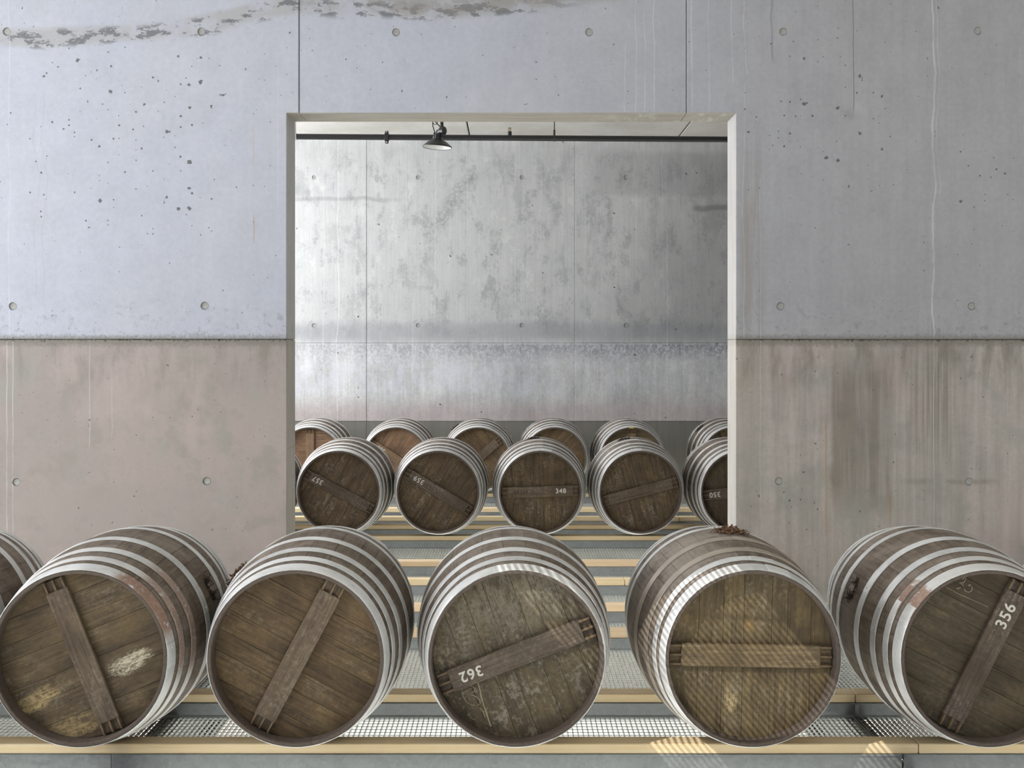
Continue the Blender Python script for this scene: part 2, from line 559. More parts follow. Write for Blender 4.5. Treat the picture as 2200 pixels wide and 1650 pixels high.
    return m.out(c, bump=(gr - 0.5) * 0.06 + (mid - 0.5) * 0.1 - h1 * 0.4, bdist=0.012, bstr=0.6)


def concrete_plain(name, a, b, scale=1.2):
    m = M(name, rough=0.8, spec=0.3)
    x, y, z = m.coords()
    n1 = m.noise(x, y, z, scale, 6, 0.62)
    n2 = m.noise(x, y, z, scale * 12, 4, 0.65)
    c = m.mix(n1.ss(0.35, 0.65), lin(*a), lin(*b))
    c = m.gain(c, 1.0 + (n2 - 0.5) * 0.25)
    return m.out(c, bump=n2, bdist=0.002, bstr=0.5)


def stave_mat(name, a, b, grey):
    """weathered oak; grain along the barrel axis (local y)"""
    m = M(name, rough=0.72, spec=0.3)
    x, y, z = m.coords()
    r = m.rand()
    w = r * 37.0
    g1 = m.noise(x * 36.0, y * 2.2, z * 36.0, 1.0, 5, 0.65, 0.6, w)
    g2 = m.noise(x * 150.0, y * 7.0, z * 150.0, 1.0, 3, 0.6, 0.2, w)
    bl = m.noise(x, y, z, 3.6, 6, 0.66, 0.5)
    sc = m.noise(x * 5.0, y * 46.0, z * 5.0, 1.0, 5, 0.66, 0.4)
    fine = m.noise(x, y, z, 60.0, 4, 0.7, 0.3, w)
    c = m.mix(g1.ss(0.3, 0.7), lin(*a), lin(*b))
    c = m.mix(bl.ss(0.42, 0.66) * 0.65, c, lin(*grey))
    c = m.gain(c, 0.965 + r * 0.07 + (sc - 0.5) * 0.75 + (fine - 0.5) * 0.5)
    c = m.mix(g2.ss(0.60, 0.74) * 0.3, c, lin(58, 48, 40))
    c = m.mix(bl.ss(0.40, 0.28) * 0.45, c, lin(64, 53, 45))
    # contact shade beside the hoops painted into the wood
    at = (y / 0.5475).abs()
    d = (at - 0.885).abs()
    for e in (0.82, 0.745, 0.625, 0.54, 0.31, 0.215):
        d = d.min((at - e).abs())
    c = m.mix(d.ss(0.024, 0.004) * (0.35 + sc * 0.5), c, lin(46, 38, 33))
    return m.out(c, bump=g1 * 0.4 + g2 * 0.3 + sc * 0.5, bdist=0.0025, bstr=0.6)


def head_mat(name, a, b, mould=0.15, warm=0.3, patches=(), bar=False):
    """oak head boards; grain along local z (boards) or x (bar). patches: (x, z, rx, rz, rgb, strength) in head coordinates"""
    m = M(name, rough=0.7, spec=0.3)
    x, y, z = m.coords()
    r = m.rand()
    w = r * 23.0
    if bar:
        gx, gz = x * 3.0, z * 60.0
        fx, fz = x * 9.0, z * 190.0
    else:
        gx, gz = x * 55.0, z * 3.2
        fx, fz = x * 190.0, z * 9.0
    g1 = m.noise(gx, y, gz, 1.0, 6, 0.7, 0.6, w)
    g2 = m.noise(fx, y, fz, 1.0, 4, 0.65, 0.2, w)
    w = w * 0.04
    bl = m.noise(x, y, z, 6.0, 6, 0.68, 0.4, w)
    sp = m.noise(gx * 0.25, y, gz * 1.6, 1.6, 6, 0.74, 0.4, w)
    sq = m.noise(x, y, z, 60.0, 5, 0.72, 0.2, w)
    lo = m.noise(x, y, z, 3.4, 4, 0.62, 0.0, w + 9.0)
    c = m.mix(g1.ss(0.28, 0.72), lin(*a), lin(*b))
    c = m.mix(bl.ss(0.45, 0.68) * warm, c, lin(122, 104, 72))
    c = m.mix(lo.ss(0.5, 0.32) * 0.45, c, lin(52, 43, 33))
    c = m.mix(g2.ss(0.55, 0.68) * 0.5, c, lin(46, 37, 28))
    c = m.mix((g2 * 0.6 + g1 * 0.4).ss(0.44, 0.34) * 0.35, c, lin(146, 124, 88))
    c = m.mix(lo.ss(0.40, 0.60) * (sp * 0.5 + sq * 0.5).ss(0.49, 0.60) * mould, c, lin(152, 144, 130))
    c = m.gain(c, 1.20 + r * 0.12 + (sq - 0.5) * 0.9 + (g1 - 0.5) * 0.7)
    for (px, pz, rx, rz, rgb, s) in patches:
        dx, dz = (x - px) / rx, (z - pz) / rz
        d = (dx * dx + dz * dz) + (sp - 0.5) * 6.5 + (sq - 0.5) * 4.0 + (g2 - 0.5) * 3.0
        c = m.mix(d.ss(1.15, 0.2) * (g2 * 0.5 + sq * 0.5).ss(0.40, 0.56) * s, c, lin(*rgb))
    return m.out(c, bump=g1 * 0.5 + g2 * 0.3 + sq * 0.3, bdist=0.003, bstr=0.8)


def hoop_mat(name, base, rust=0.25, metal=0.35, rough=0.42, rusts=()):
    m = M(name, rough=rough, metal=metal)
    x, y, z = m.coords()
    r = m.rand()
    w = r * 31.0
    n1 = m.noise(x, y, z, 5.0, 5, 0.65, 0.3, w)
    n2 = m.noise(x, y, z, 40.0, 5, 0.7, 0.2, w)
    n3 = m.noise(x * 60.0, y * 400.0, z * 60.0, 1.0, 2, 0.5)
    c = m.mix(n1.ss(0.35, 0.7), lin(*base), lin(*[int(q * 0.84) for q in base]))
    ru = n1.ss(0.56, 0.70) * n2.ss(0.42, 0.6) * rust
    for (ang, hw, s) in rusts:
        px, pz = cos(ang), sin(ang)
        ln = (x * x + z * z).pow(0.5)
        dd = (x * px + z * pz) / ln
        ru = ru.max((dd + (n2 - 0.5) * 0.05).ss(cos(hw), cos(hw * 0.6)) * n2.ss(0.3, 0.5) * s)
    c = m.mix(ru, c, m.mix(n2.ss(0.4, 0.65), lin(122, 84, 62), lin(158, 128, 110)))
    met = (1.0 - ru) * metal
    return m.out(c, rough=rough + ru * 0.35 + (n1 - 0.5) * 0.2, bump=n2 * 0.5 + n3 * 0.2, bdist=0.0008, bstr=0.6, metal=met)


def timber_mat(name, a, b):
    m = M(name, rough=0.65, spec=0.3)
    x, y, z = m.coords()
    r = m.rand()
    w = r * 17.0
    g1 = m.noise(x * 1.3, y * 45.0, z * 45.0, 1.0, 5, 0.6, 0.4, w)
    g2 = m.noise(x * 5.0, y * 160.0, z * 160.0, 1.0, 3, 0.6, 0.1, w)
    d, rr = m.voro(x, y, z, 1.7)
    knot = d.ss(0.045, 0.012)
    c = m.mix(g1.ss(0.35, 0.68), lin(*a), lin(*b))
    c = m.mix(g2.ss(0.58, 0.72) * 0.25, c, lin(178, 140, 84))
    c = m.mix(knot * 0.7, c, lin(132, 88, 46))
    c = m.gain(c, 0.93 + r * 0.14)
    return m.out(c, bump=g1 * 0.5 + g2 * 0.5, bdist=0.0015, bstr=0.5)


def galv_mat(name, base, metal=0.6, rough=0.45):
    m = M(name, rough=rough, metal=metal)
    x, y, z = m.coords()
    r = m.rand()
    d, rr = m.voro(x + r * 5.0, y, z, 55.0)
    n1 = m.noise(x + r * 9.0, y, z, 4.0, 5, 0.6)
    n2 = m.noise(x, y, z, 70.0, 4, 0.7)
    c = m.gain(lin(*base), 0.84 + rr * 0.16 + (n1 - 0.5) * 0.5 + (n2 - 0.5) * 0.15)
    return m.out(c, rough=rough + (rr - 0.5) * 0.2, bump=n2, bdist=0.0006, bstr=0.4)


def simple(name, rgb, rough=0.5, metal=0.0, var=0.2, scale=40.0):
    m = M(name, rough=rough, metal=metal)
    x, y, z = m.coords()
    n = m.noise(x, y, z, scale, 4, 0.6)
    return m.out(m.gain(lin(*rgb), 1.0 + (n - 0.5) * var * 2), bump=n, bdist=0.0008, bstr=0.3)


def soffit_concrete():
    return None


MAT = dict(
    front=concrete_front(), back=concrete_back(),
    ceil=concrete_plain('concrete_ceiling', (196, 194, 188), (212, 210, 206)),
    side=concrete_plain('concrete_side_wall', (172, 172, 174), (186, 185, 186)),
    low=concrete_plain('pale_lower_floor', (196, 198, 194), (206, 208, 204), 0.8),
    mortar=concrete_plain('dark_mortar', (92, 90, 86), (120, 116, 110), 6.0),
    plug=concrete_plain('grey_plug_mortar', (158, 158, 156), (172, 172, 170), 14.0),
    timber=timber_mat('pale_spruce', (240, 214, 170), (246, 226, 188)),
    timber2=timber_mat('pinkish_spruce', (236, 206, 168), (243, 218, 184)),
    galv=galv_mat('galvanised_beam', (146, 150, 152), 0.35, 0.42),
    grat=galv_mat('galvanised_grating', (176, 178, 174), 0.35, 0.5),
    joist=simple('dark_joist_steel', (62, 64, 62), 0.6, 0.3),
    bolt=galv_mat('bolt_steel', (190, 192, 192)),
    black=simple('black_lacquer', (34, 34, 37), 0.4, 0.0, 0.15),
    white_enamel=simple('white_enamel', (236, 236, 234), 0.3, 0.0, 0.03),
    brass=simple('brass', (150, 130, 80), 0.35, 0.8),
    paint=simple('white_number_paint', (206, 202, 194), 0.8, 0.0, 0.35, 300.0),
    chalk=simple('faded_chalk', (148, 138, 116), 0.9, 0.0, 0.4, 200.0),
    ink=simple('dark_branded_ink', (48, 40, 36), 0.8, 0.0, 0.2),
    sack=simple('brown_sacking', (122, 92, 68), 0.9, 0.0, 0.5, 80.0),
    sackd=simple('dark_sacking', (58, 44, 34), 0.9, 0.0, 0.5, 80.0),
    bung=simple('grey_bung_wood', (132, 120, 112), 0.8, 0.0, 0.3, 60.0),
    tagy=simple('yellow_tag', (196, 178, 92), 0.6),
    peg=simple('peg_oak', (112, 94, 72), 0.7, 0.0, 0.4, 60.0),
    endgrain=simple('oak_end_grain', (88, 77, 69), 0.75, 0.0, 0.35, 70.0),
)
STAVE = [stave_mat('oak_stave', (84, 73, 63), (118, 105, 92), (144, 133, 124)),
         stave_mat('oak_stave_grey', (86, 76, 67), (126, 114, 102), (154, 144, 135))]
HOOP = [hoop_mat('galvanised_hoop', (222, 222, 222), 0.25, 0.22),
        hoop_mat('dull_hoop', (182, 176, 168), 0.35, 0.4, 0.5)]

# ------------------------------------------------------------------ setting: walls
def wall_panel(name, rects, holes, y0, y1, mat, parent, kx, hr=0.0275, dep=0.011):
    """concrete pour: union of (x0,x1,z0,z1) rectangles between y0 (face) and y1, with round tie holes recessed into the face"""
    s = 0.06
    rx = {q for r in rects for q in r[:2]}
    zs = sorted({q for r in rects for q in r[2:]} | {hz + d for hx, hz in holes for d in (-s, s)})
    # merge hole rows that nearly coincide
    zz = [zs[0]]
    for q in zs[1:]:
        if q - zz[-1] > 0.02:
            zz.append(q)
    zs = zz
    isin = lambda x, z: any(r[0] < x < r[1] and r[2] < z < r[3] for r in rects)
    mb = MB()
    vid = {}

    def V(x, y, z):
        k = (round(x, 5), round(y, 5), round(z, 5))
        if k not in vid:
            vid[k] = len(mb.v)
            mb.v.append((x, y, z))
        return vid[k]
    b = 0.004   # worn arris
    for j in range(len(zs) - 1):
        z0, z1 = zs[j], zs[j + 1]
        cz = (z0 + z1) / 2
        band = [(hx, hz) for hx, hz in holes if z0 < hz < z1]
        xs = sorted(rx | {hx + d for hx, hz in band for d in (-s, s)})
        for i in range(len(xs) - 1):
            x0, x1 = xs[i], xs[i + 1]
            cx = (x0 + x1) / 2
            if not isin(cx, cz):
                continue
            lo = not isin(x0 - 0.001, cz)
            hi = not isin(x1 + 0.001, cz)
            bo = not isin(cx, z0 - 0.001)
            to = not isin(cx, z1 + 0.001)
            fx0, fx1 = x0 + (b if lo else 0), x1 - (b if hi else 0)
            fz0, fz1 = z0 + (b if bo else 0), z1 - (b if to else 0)
            hole = None
            for hx, hz in holes:
                if abs(hx - cx) < 1e-4 and z0 < hz < z1:
                    hole = (hx, hz)
            if hole is None:
                # keep neighbours' inset corners coincident where only one side is an edge
                mb.f.append((V(fx0, y0, fz0), V(fx1, y0, fz0), V(fx1, y0, fz1), V(fx0, y0, fz1)))
            else:
                n = 24
                sq = []
                for q in range(n):
                    a = 2 * pi * q / n + pi / 4
                    c_, s_ = cos(a), sin(a)
                    m_ = max(abs(c_), abs(s_))
                    sq.append(V(cx + s * c_ / m_, y0, cz + (z1 - z0) / 2 * s_ / m_))
                jr = [hr * (1 + 0.04 * random.uniform(-1, 1)) for q in range(n)]
                ci = [V(cx + jr[q] * cos(2 * pi * q / n + pi / 4), y0, hole[1] + jr[q] * sin(2 * pi * q / n + pi / 4)) for q in range(n)]
                di = [V(cx + hr * 0.93 * cos(2 * pi * q / n + pi / 4), y0 + dep, hole[1] + hr * 0.93 * sin(2 * pi * q / n + pi / 4)) for q in range(n)]
                for q in range(n):
                    p = (q + 1) % n
                    mb.f.append((sq[q], sq[p], ci[p], ci[q]))
                    mb.f.append((ci[q], ci[p], di[p], di[q]))
                mb.f.append(tuple(di))
            mb.f.append((V(x0, y1, z0), V(x0, y1, z1), V(x1, y1, z1), V(x1, y1, z0)))
            yb = y0 + b
            if lo:
                mb.f.append((V(x0, yb, z0), V(fx0, y0, fz0), V(fx0, y0, fz1), V(x0, yb, z1)))
                mb.f.append((V(x0, yb, z0), V(x0, yb, z1), V(x0, y1, z1), V(x0, y1, z0)))
            if hi:
                mb.f.append((V(x1, yb, z0), V(x1, yb, z1), V(fx1, y0, fz1), V(fx1, y0, fz0)))
                mb.f.append((V(x1, yb, z0), V(x1, y1, z0), V(x1, y1, z1), V(x1, yb, z1)))
            if bo:
                mb.f.append((V(x0, yb, z0), V(x1, yb, z0), V(fx1, y0, fz0), V(fx0, y0, fz0)))
                mb.f.append((V(x0, yb, z0), V(x0, y1, z0), V(x1, y1, z0), V(x1, yb, z0)))
            if to:
                mb.f.append((V(x0, yb, z1), V(fx0, y0, fz1), V(fx1, y0, fz1), V(x1, yb, z1)))
                mb.f.append((V(x0, yb, z1), V(x1, yb, z1), V(x1, y1, z1), V(x0, y1, z1)))
    me = mb.mesh(name, None)
    return link(name, me, mat, parent)


PLUG = {}


def tie_plug(x, y, z, r, parent):
    if r not in PLUG:
        mb = MB()
        n = 20
        rim = [(r * cos(2 * pi * k / n), 0.003, r * sin(2 * pi * k / n)) for k in range(n)]
        top = [(r * 0.9 * cos(2 * pi * k / n), -0.001, r * 0.9 * sin(2 * pi * k / n)) for k in range(n)]
        mb.add(rim + top, [tuple(range(n, 2 * n))] + [(k, (k + 1) % n, n + (k + 1) % n, n + k) for k in range(n)])
        PLUG[r] = mb.mesh('tie_plug', 40)
    o = link('tie_plug', PLUG[r], MAT['plug'], parent)
    o.location = (x, y, z)
    return o


def FW(px): return wx(px, YW)
def FZ(py): return wz(py, YW)


wf = empty('wall_front', (0, 0, 0), kind='structure')
g = 0.0018
oL, oR, oT = FW(616), FW(1581), FZ(243)
jz = FZ(729)
j1, j2 = FW(642.5), FW(1475)
TOP = ZC + 0.02
BOT = ZL - 0.02
h_tl = [(15, 68), (433, 68), (28, 658), (440, 657)]
h_tm = [(851, 69), (1266, 69)]
h_tr = [(1683, 68), (2101, 66), (1677, 658), (2088, 658)]
h_bl = [(35, 1036), (444, 1034)]
h_br = [(1674, 1034), (2083, 1035)]
h_tl += [(-402, 68), (-390, 658)]
h_bl += [(-380, 1036)]
h_tr += [(2519, 66), (2506, 658)]
h_br += [(2494, 1035)]
panels = [
    ([(XL, j1 - g, oT, TOP), (XL, oL, jz + g, oT)], h_tl, -0.004),
    ([(j1 + g, j2 - g, oT, TOP)], h_tm, 0.002),
    ([(j2 + g, XR, oT, TOP), (oR, XR, jz + g, oT)], h_tr, -0.001),
    ([(XL, oL, BOT, jz - g)], h_bl, 0.003),
    ([(oR, XR, BOT, jz - g)], h_br, 0.004),
]
for rects, hs, dy in panels:
    holes = [(FW(a), FZ(b)) for a, b in hs]
    wall_panel('concrete_panel', rects, holes, YW + dy, YW + TW, MAT['front'], wf, None)
    for hx, hz in holes:
        tie_plug(hx, YW + dy + 0.0098, hz, 0.0240, wf)
mb = MB()
mb.box(j1 - 0.02, j1 + 0.02, YW + 0.02, YW + TW - 0.02, oT + 0.006, TOP)
mb.box(j2 - 0.02, j2 + 0.02, YW + 0.02, YW + TW - 0.02, oT + 0.006, TOP)
mb.box(XL, oL - 0.006, YW + 0.014, YW + TW - 0.02, jz - 0.02, jz + 0.02)
mb.box(oR + 0.006, XR, YW + 0.014, YW + TW - 0.02, jz - 0.02, jz + 0.02)
link('joint_mortar', mb.mesh('joint_mortar', None), MAT['mortar'], wf)
# rough crust of squeezed-out cement along the pour joint
mb = MB()
for (a, b_) in ((-160, 614), (1583, 2360)):
    u_ = a
    while u_ < b_:
        w_ = random.uniform(3, 16)
        hgt = random.uniform(1.0, 4.0) * 0.003
        px0, px1 = FW(u_), FW(min(u_ + w_, b_))
        zc_ = jz - random.uniform(0.002, 0.010)
        d_ = random.uniform(0.002, 0.007)
        n = 4
        pts = [(px0, zc_), ((px0 + px1) / 2, zc_ - hgt), (px1, zc_ - random.uniform(0, 0.003)), ((px0 + px1) / 2 + 0.003, zc_ + hgt * 0.8)]
        cx_ = sum(p[0] for p in pts) / 4
        cz_ = sum(p[1] for p in pts) / 4
        mb.add([(p[0], YW + 0.005, p[1]) for p in pts] + [(cx_, YW + 0.003 - d_, cz_)], [(k, (k + 1) % 4, 4) for k in range(4)])
        u_ += w_ * random.uniform(0.5, 1.3)
tag(link('cement_crust', mb.mesh('cement_crust', None), MAT['mortar'], wf), kind='stuff')

# back wall: pours with joints at the photo's lines
BW = lambda px: wx(px, YB)
BZ = lambda py: wz(py, YB)
wb = empty('wall_back', (0, 0, 0), kind='structure')
bj = [XL] + [BW(q) for q in (-554, -107, 340, 787.5, 1234.5, 1681, 2128)] + [XR]
bj = [q for q in bj if XL <= q <= XR]
bz, bz2 = BZ(737), BZ(905.5)  # lower split sits on the painted shade edge
g2 = 0.0013
for i in range(len(bj) - 1):
    a, b_ = bj[i], bj[i + 1]
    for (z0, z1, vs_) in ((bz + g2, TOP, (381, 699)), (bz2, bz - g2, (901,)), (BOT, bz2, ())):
        holes = []
        for v_ in vs_:
            for u_ in np.arange(675 - 223.2 * 5, 2800, 223.2):
                hx, hz = BW(u_), BZ(v_)
                if a + 0.08 < hx < b_ - 0.08 and z0 + 0.07 < hz < z1 - 0.07:
                    holes.append((hx, hz))
        dy = random.uniform(-0.003, 0.003)
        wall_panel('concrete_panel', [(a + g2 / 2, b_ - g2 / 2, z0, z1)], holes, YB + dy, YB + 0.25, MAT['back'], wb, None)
        for hx, hz in holes:
            tie_plug(hx, YB + dy + 0.0098, hz, 0.0240, wb)
mb = MB()
mb.box(XL, XR, YB + 0.02, YB + 0.23, BOT, TOP)
link('joint_mortar', mb.mesh('joint_mortar', None), MAT['mortar'], wb)

# right wall and left window wall (outside the frame)
mb = MB()
mb.box(XR, XR + 0.25, -3.5, YB + 0.25, ZL, ZC)
tag(link('wall_right', mb.mesh('wall_right', None), MAT['side']), kind='structure')
mb = MB()
ys = YW + TW
mb.box(XL - 0.25, XL, -3.5, YW, ZL, 1.2)
mb.box(XL - 0.25, XL, -3.5, YW, 4.1, ZC)
for y0, y1 in ((-3.5, -0.4), (6.8, YW)):
    mb.box(XL - 0.25, XL, y0, y1, 1.2, 4.1)
mb.box(XB - 0.25, XB, ys, YB, ZL, 1.7)
mb.box(XB - 0.25, XB, ys, YB, 4.0, ZC)
for y0, y1 in ((ys, 8.5), (14.1, YB)):
    mb.box(XB - 0.25, XB, y0, y1, 1.7, 4.0)
tag(link('wall_left', mb.mesh('wall_left', None), MAT['side']), kind='structure')

# ceiling slabs with open joints running into the depth
ce = empty('ceiling', (0, 0, 0), kind='structure')
cjs = [BW(1010.6 + 443 * q) for q in range(-6, 7)]
cjs = [XL] + [q for q in cjs if XL + 0.2 < q < XR - 0.2] + [XR]
for i in range(len(cjs) - 1):
    mb = MB()
    mb.bevbox(cjs[i] + 0.009, cjs[i + 1] - 0.009, YW + TW, YB + 0.2, ZC, ZC + 0.2, 0.006)
    link('ceiling_slab', mb.mesh('ceiling_slab', None), MAT['ceil'], ce)
mb = MB()
mb.box(XL, XR, YW + TW, YB + 0.2, ZC + 0.05, ZC + 0.3)
link('joint_mortar', mb.mesh('joint_mortar', None), MAT['mortar'], ce)
mb = MB()
hx0, hx1, hy0, hy1 = -3.1, -1.95, 1.5, 2.2      # added roof opening, shaped to place the sun patch
mb.box(XL - 0.25, hx0, -3.5, YW + TW, ZC, ZC + 0.2)
mb.box(hx1, XR + 0.25, -3.5, YW + TW, ZC, ZC + 0.2)
mb.box(hx0, hx1, -3.5, hy0, ZC, ZC + 0.2)
mb.box(hx0, hx1, hy1, YW + TW, ZC, ZC + 0.2)
link('ceiling_slab', mb.mesh('ceiling_slab', None), MAT['ceil'], ce)
mb = MB()  # unseen overhead grating, added to stripe the sunlight
for k in range(68):
    xx = -2.05 + k * 0.028
    mb.box(xx - 0.006, xx + 0.006, 2.2, 3.5, 2.950, 2.956)
for k in range(4):
    mb.box(-2.06, -0.16, 2.25 + k * 0.4, 2.258 + k * 0.4, 2.942, 2.950)
for yy in (2.2, 3.5):
    mb.box(XL, XR, yy - 0.01, yy + 0.01, 2.93, 2.985)
o = link('unseen_stripe_grating', mb.mesh('stripe_grating', None), MAT['grat'])
tag(o, kind='structure')

# lower hall floor, seen through the gratings
mb = MB()
mb.box(XL, XR, -3.5, YB + 0.2, ZL - 0.2, ZL)
tag(link('floor', mb.mesh('floor', None), MAT['low']), kind='structure')

# ------------------------------------------------------------------ grating floor
gf = empty('floor', (0, 0, 0), kind='structure')
PX, PY = 0.0231, 0.0405
JX = 1.628            # joists at +-JX


def grating(x0, x1, y0, y1):
    mb = MB()
    nb = int((x1 - x0) / PX)
    for i in range(nb + 1):
        xx = x0 + i * (x1 - x0) / nb
        mb.box(xx - 0.0013, xx + 0.0013, y0, y1, -0.016, 0.0)
    nr = max(1, int(round((y1 - y0) / PY)))
    for j in range(nr + 1):
        yy = y0 + j * (y1 - y0) / nr
        mb.box(x0, x1, yy - 0.0018, yy + 0.0018, -0.005, -0.001)
    mb.box(x0 - 0.002, x0 + 0.002, y0, y1, -0.030, 0.001)
    mb.box(x1 - 0.002, x1 + 0.002, y0, y1, -0.030, 0.001)
    o = link('grating_panel', mb.mesh('grating_panel', None), MAT['grat'], gf)
    o['kind'] = 'stuff'


seams = [-4.885, -1.628, 1.628, 4.885]
strips = [(3.6, RAILS[0] - 0.03)]
for i in range(len(RAILS) - 1):
    strips.append((RAILS[i] + 0.05, RAILS[i + 1] - 0.004))
for y0, y1 in strips:
    for i in range(3):
        grating(max(seams[i] + 0.006, XB + 0.02 if y0 > YW else -99), seams[i + 1] - 0.006, y0, y1)
for xj in seams[1:3]:
    mb = MB()
    mb.box(xj - 0.062, xj + 0.062, 3.4, YB - 0.02, -0.045, -0.035)
    mb.box(xj - 0.005, xj + 0.005, 3.4, YB - 0.02, -0.28, -0.045)
    mb.box(xj - 0.062, xj + 0.062, 3.4, YB - 0.02, -0.29, -0.28)
    j = link('floor_joist', mb.mesh('floor_joist', None), MAT['joist'], gf)
    for sgn in (-1, 1):
        mb = MB()
        mb.lathe([(0.0, -0.028), (0.022, -0.028), (0.026, -0.032), (0.026, -0.036)], (xj + sgn * 0.032, RAILS[1] - 0.06, 0.0), 16)
        link('bolt_washer', mb.mesh('bolt_washer'), MAT['bolt'], j)

# ------------------------------------------------------------------ rails: timber on a galvanised channel
RAIL_LABEL = [
    'nearest pale timber rail on galvanised beam, carrying the front ends of the nearest barrels',
    'timber rail on grey beam carrying the back ends of the nearest barrels',
    'empty pinkish timber rail just beyond the wide grating behind the nearest barrels',
    'empty pinkish timber rail second behind the nearest barrels, just before the concrete wall',
    'empty yellowish timber rail just inside the wall opening, first beyond the wall',
    'empty pinkish timber rail inside the opening, in front of the pale grating aisle',
    'pale timber rail with a knot carrying the front ends of the middle barrel row',
    'timber rail carrying the back ends of the middle barrel row',
    'empty timber rail first behind the middle barrel row',
    'empty timber rail second behind the middle barrel row, striped by shadow',
    'timber rail carrying the front ends of the farthest barrel row',
    'timber rail carrying the back ends of the farthest barrel row, along the back wall',
]
cut = {0: [(1974, 1.0)], 1: [(1838, 1.1435)], 6: [(2560, 2.1)], 7: [(1489, 2.227)], 8: [(1460, 2.332)]}
RX = 5.6
for i, y0 in enumerate(RAILS):
    t = empty('barrel_rail', (0, y0, 0), RAIL_LABEL[i], 'rail', 'timber rails on galvanised beams')
    cuts = [wx(u_, d_ * D1) for u_, d_ in cut.get(i, [(2300 + 97 * i, 1.0 + 0.17 * i)])]
    cuts = [c_ - 4.35 for c_ in cuts] + cuts
    rl = -RX if i < 4 else XB + 0.03
    segs = [rl] + [c_ for c_ in cuts if rl + 0.3 < c_ < RX - 0.3] + [RX]
    for a, b_ in zip(segs[:-1], segs[1:]):
        mb = MB()
        mb.bevbox(a + 0.0015, b_ - 0.0015, 0.0, RW, RAIL_Z - RT, RAIL_Z, 0.003)
        link('timber', mb.mesh('timber'), MAT['timber2'] if i in (2, 3, 5) else MAT['timber'], t)
    zt = RAIL_Z - RT
    prof = [(-0.006, zt - 0.007), (-0.006, zt - 0.001), (-0.004, zt), (RW + 0.002, zt), (RW + 0.002, zt - 0.008), (0.010, zt - 0.008), (0.010, 0.010), (0.002, 0.004), (-0.006, 0.004), (-0.006, -0.004), (0.06, -0.004), (0.06, -0.012), (-0.006, -0.012), (-0.006, -0.012)]
    # channel: top flange, web standing just behind the timber face, turned-in foot
    prof = [(-0.005, zt - 0.008), (0.000, zt - 0.010), (0.0, 0.012), (-0.004, 0.004), (-0.004, -0.010), (0.055, -0.010), (0.055, -0.004), (0.008, -0.004), (0.008, zt - 0.014), (RW, zt - 0.014), (RW, zt), (-0.003, zt), (-0.005, zt - 0.002)]
    bc = wx(239, D1) if i == 0 else -2.2 + 0.31 * i
    bc2 = wx(1940, D1) if i == 0 else 2.4 + 0.23 * i
    for a, b_ in ((rl, bc - 0.001), (bc + 0.001, bc2 - 0.0045), (bc2 + 0.0045, RX)):
        mb = MB()
        mb.extr_x(prof, a, b_)
        link('steel_beam', mb.mesh('steel_beam', 25), MAT['galv'], t)
    if i in (1, 6, 7):
        xb = wx(1840, RAILS[1]) if i == 1 else cuts[-1] + 0.02
        mb = MB()
        mb.box(xb - 0.009, xb + 0.009, -0.007, 0.0, 0.006, zt - 0.006)
        mb.box(xb - 0.009, xb + 0.009, -0.014, -0.005, zt - 0.012, zt - 0.004)
        link('bracket', mb.mesh('bracket', None), MAT['bolt'], t)

# ------------------------------------------------------------------ barrels
RB, RH, HL = 0.418, 0.352, 0.5475
REC = 0.060           # recess of the head behind the rim
RD = RH - 0.0165      # head radius


def rad(t): return RB - (RB - RH) * t * t


random.seed(3)
NST = 30
wids = [random.uniform(0.75, 1.25) for _ in range(NST)]
tot = sum(wids)
STAVE_ME = []
a_ = 0.0
for i in range(NST):
    a0, a1 = a_, a_ + 2 * pi * wids[i] / tot
    a_ = a1
    mb = MB()
    ts = [-1, -0.93, -0.84, -0.72, -0.58, -0.42, -0.25, -0.08, 0.08, 0.25, 0.42, 0.58, 0.72, 0.84, 0.93, 1]
    dr = random.uniform(-0.0004, 0.0004)
    am = (a0 + a1) / 2
    rows, ends = [], []
    for t in ts:
        r = rad(t) + dr
        gw, bv = 0.0002 / r, 0.0004 / r
        row = []
        for a, rr in ((a0 + gw, r - 0.006), (a0 + gw + bv, r), (am, r), (a1 - gw - bv, r), (a1 - gw, r - 0.006)):
            row.append(len(mb.v))
            mb.v.append((rr * cos(a), t * HL, rr * sin(a)))
        rows.append(row)
    for p, q in zip(rows[:-1], rows[1:]):
        for k in range(4):
            mb.f.append((p[k], p[k + 1], q[k + 1], q[k]))
    for s_, row in ((-1, rows[0]), (1, rows[-1])):
        prev = row
        for dy, r in ((0.0, RH - 0.0125), (0.005, RH - 0.0155), (0.080, RH - 0.0165)):
            cur = []
            gw = 0.0004 / r
            for a in (a0 + gw, a0 + gw + 0.001, am, a1 - gw - 0.001, a1 - gw):
                cur.append(len(mb.v))
                mb.v.append((r * cos(a), s_ * (HL - dy), r * sin(a)))
            for k in range(4):
                f = (prev[k], cur[k], cur[k + 1], prev[k + 1])
                mb.f.append(f if s_ < 0 else tuple(reversed(f)))
                ends.append(len(mb.f) - 1)
            prev = cur
    me = mb.mesh('stave', 28)
    me.materials.append(None)
    me.materials.append(MAT['endgrain'])
    for k in ends:
        me.polygons[k].material_index = 1
    STAVE_ME.append(me)

HOOPS = [(-1.0, -0.885), (-0.82, -0.745), (-0.625, -0.54), (-0.31, -0.215)]
HOOPS = HOOPS + [(-b, -a) for a, b in HOOPS]
HOOP_ME, LAP_ME = [], []


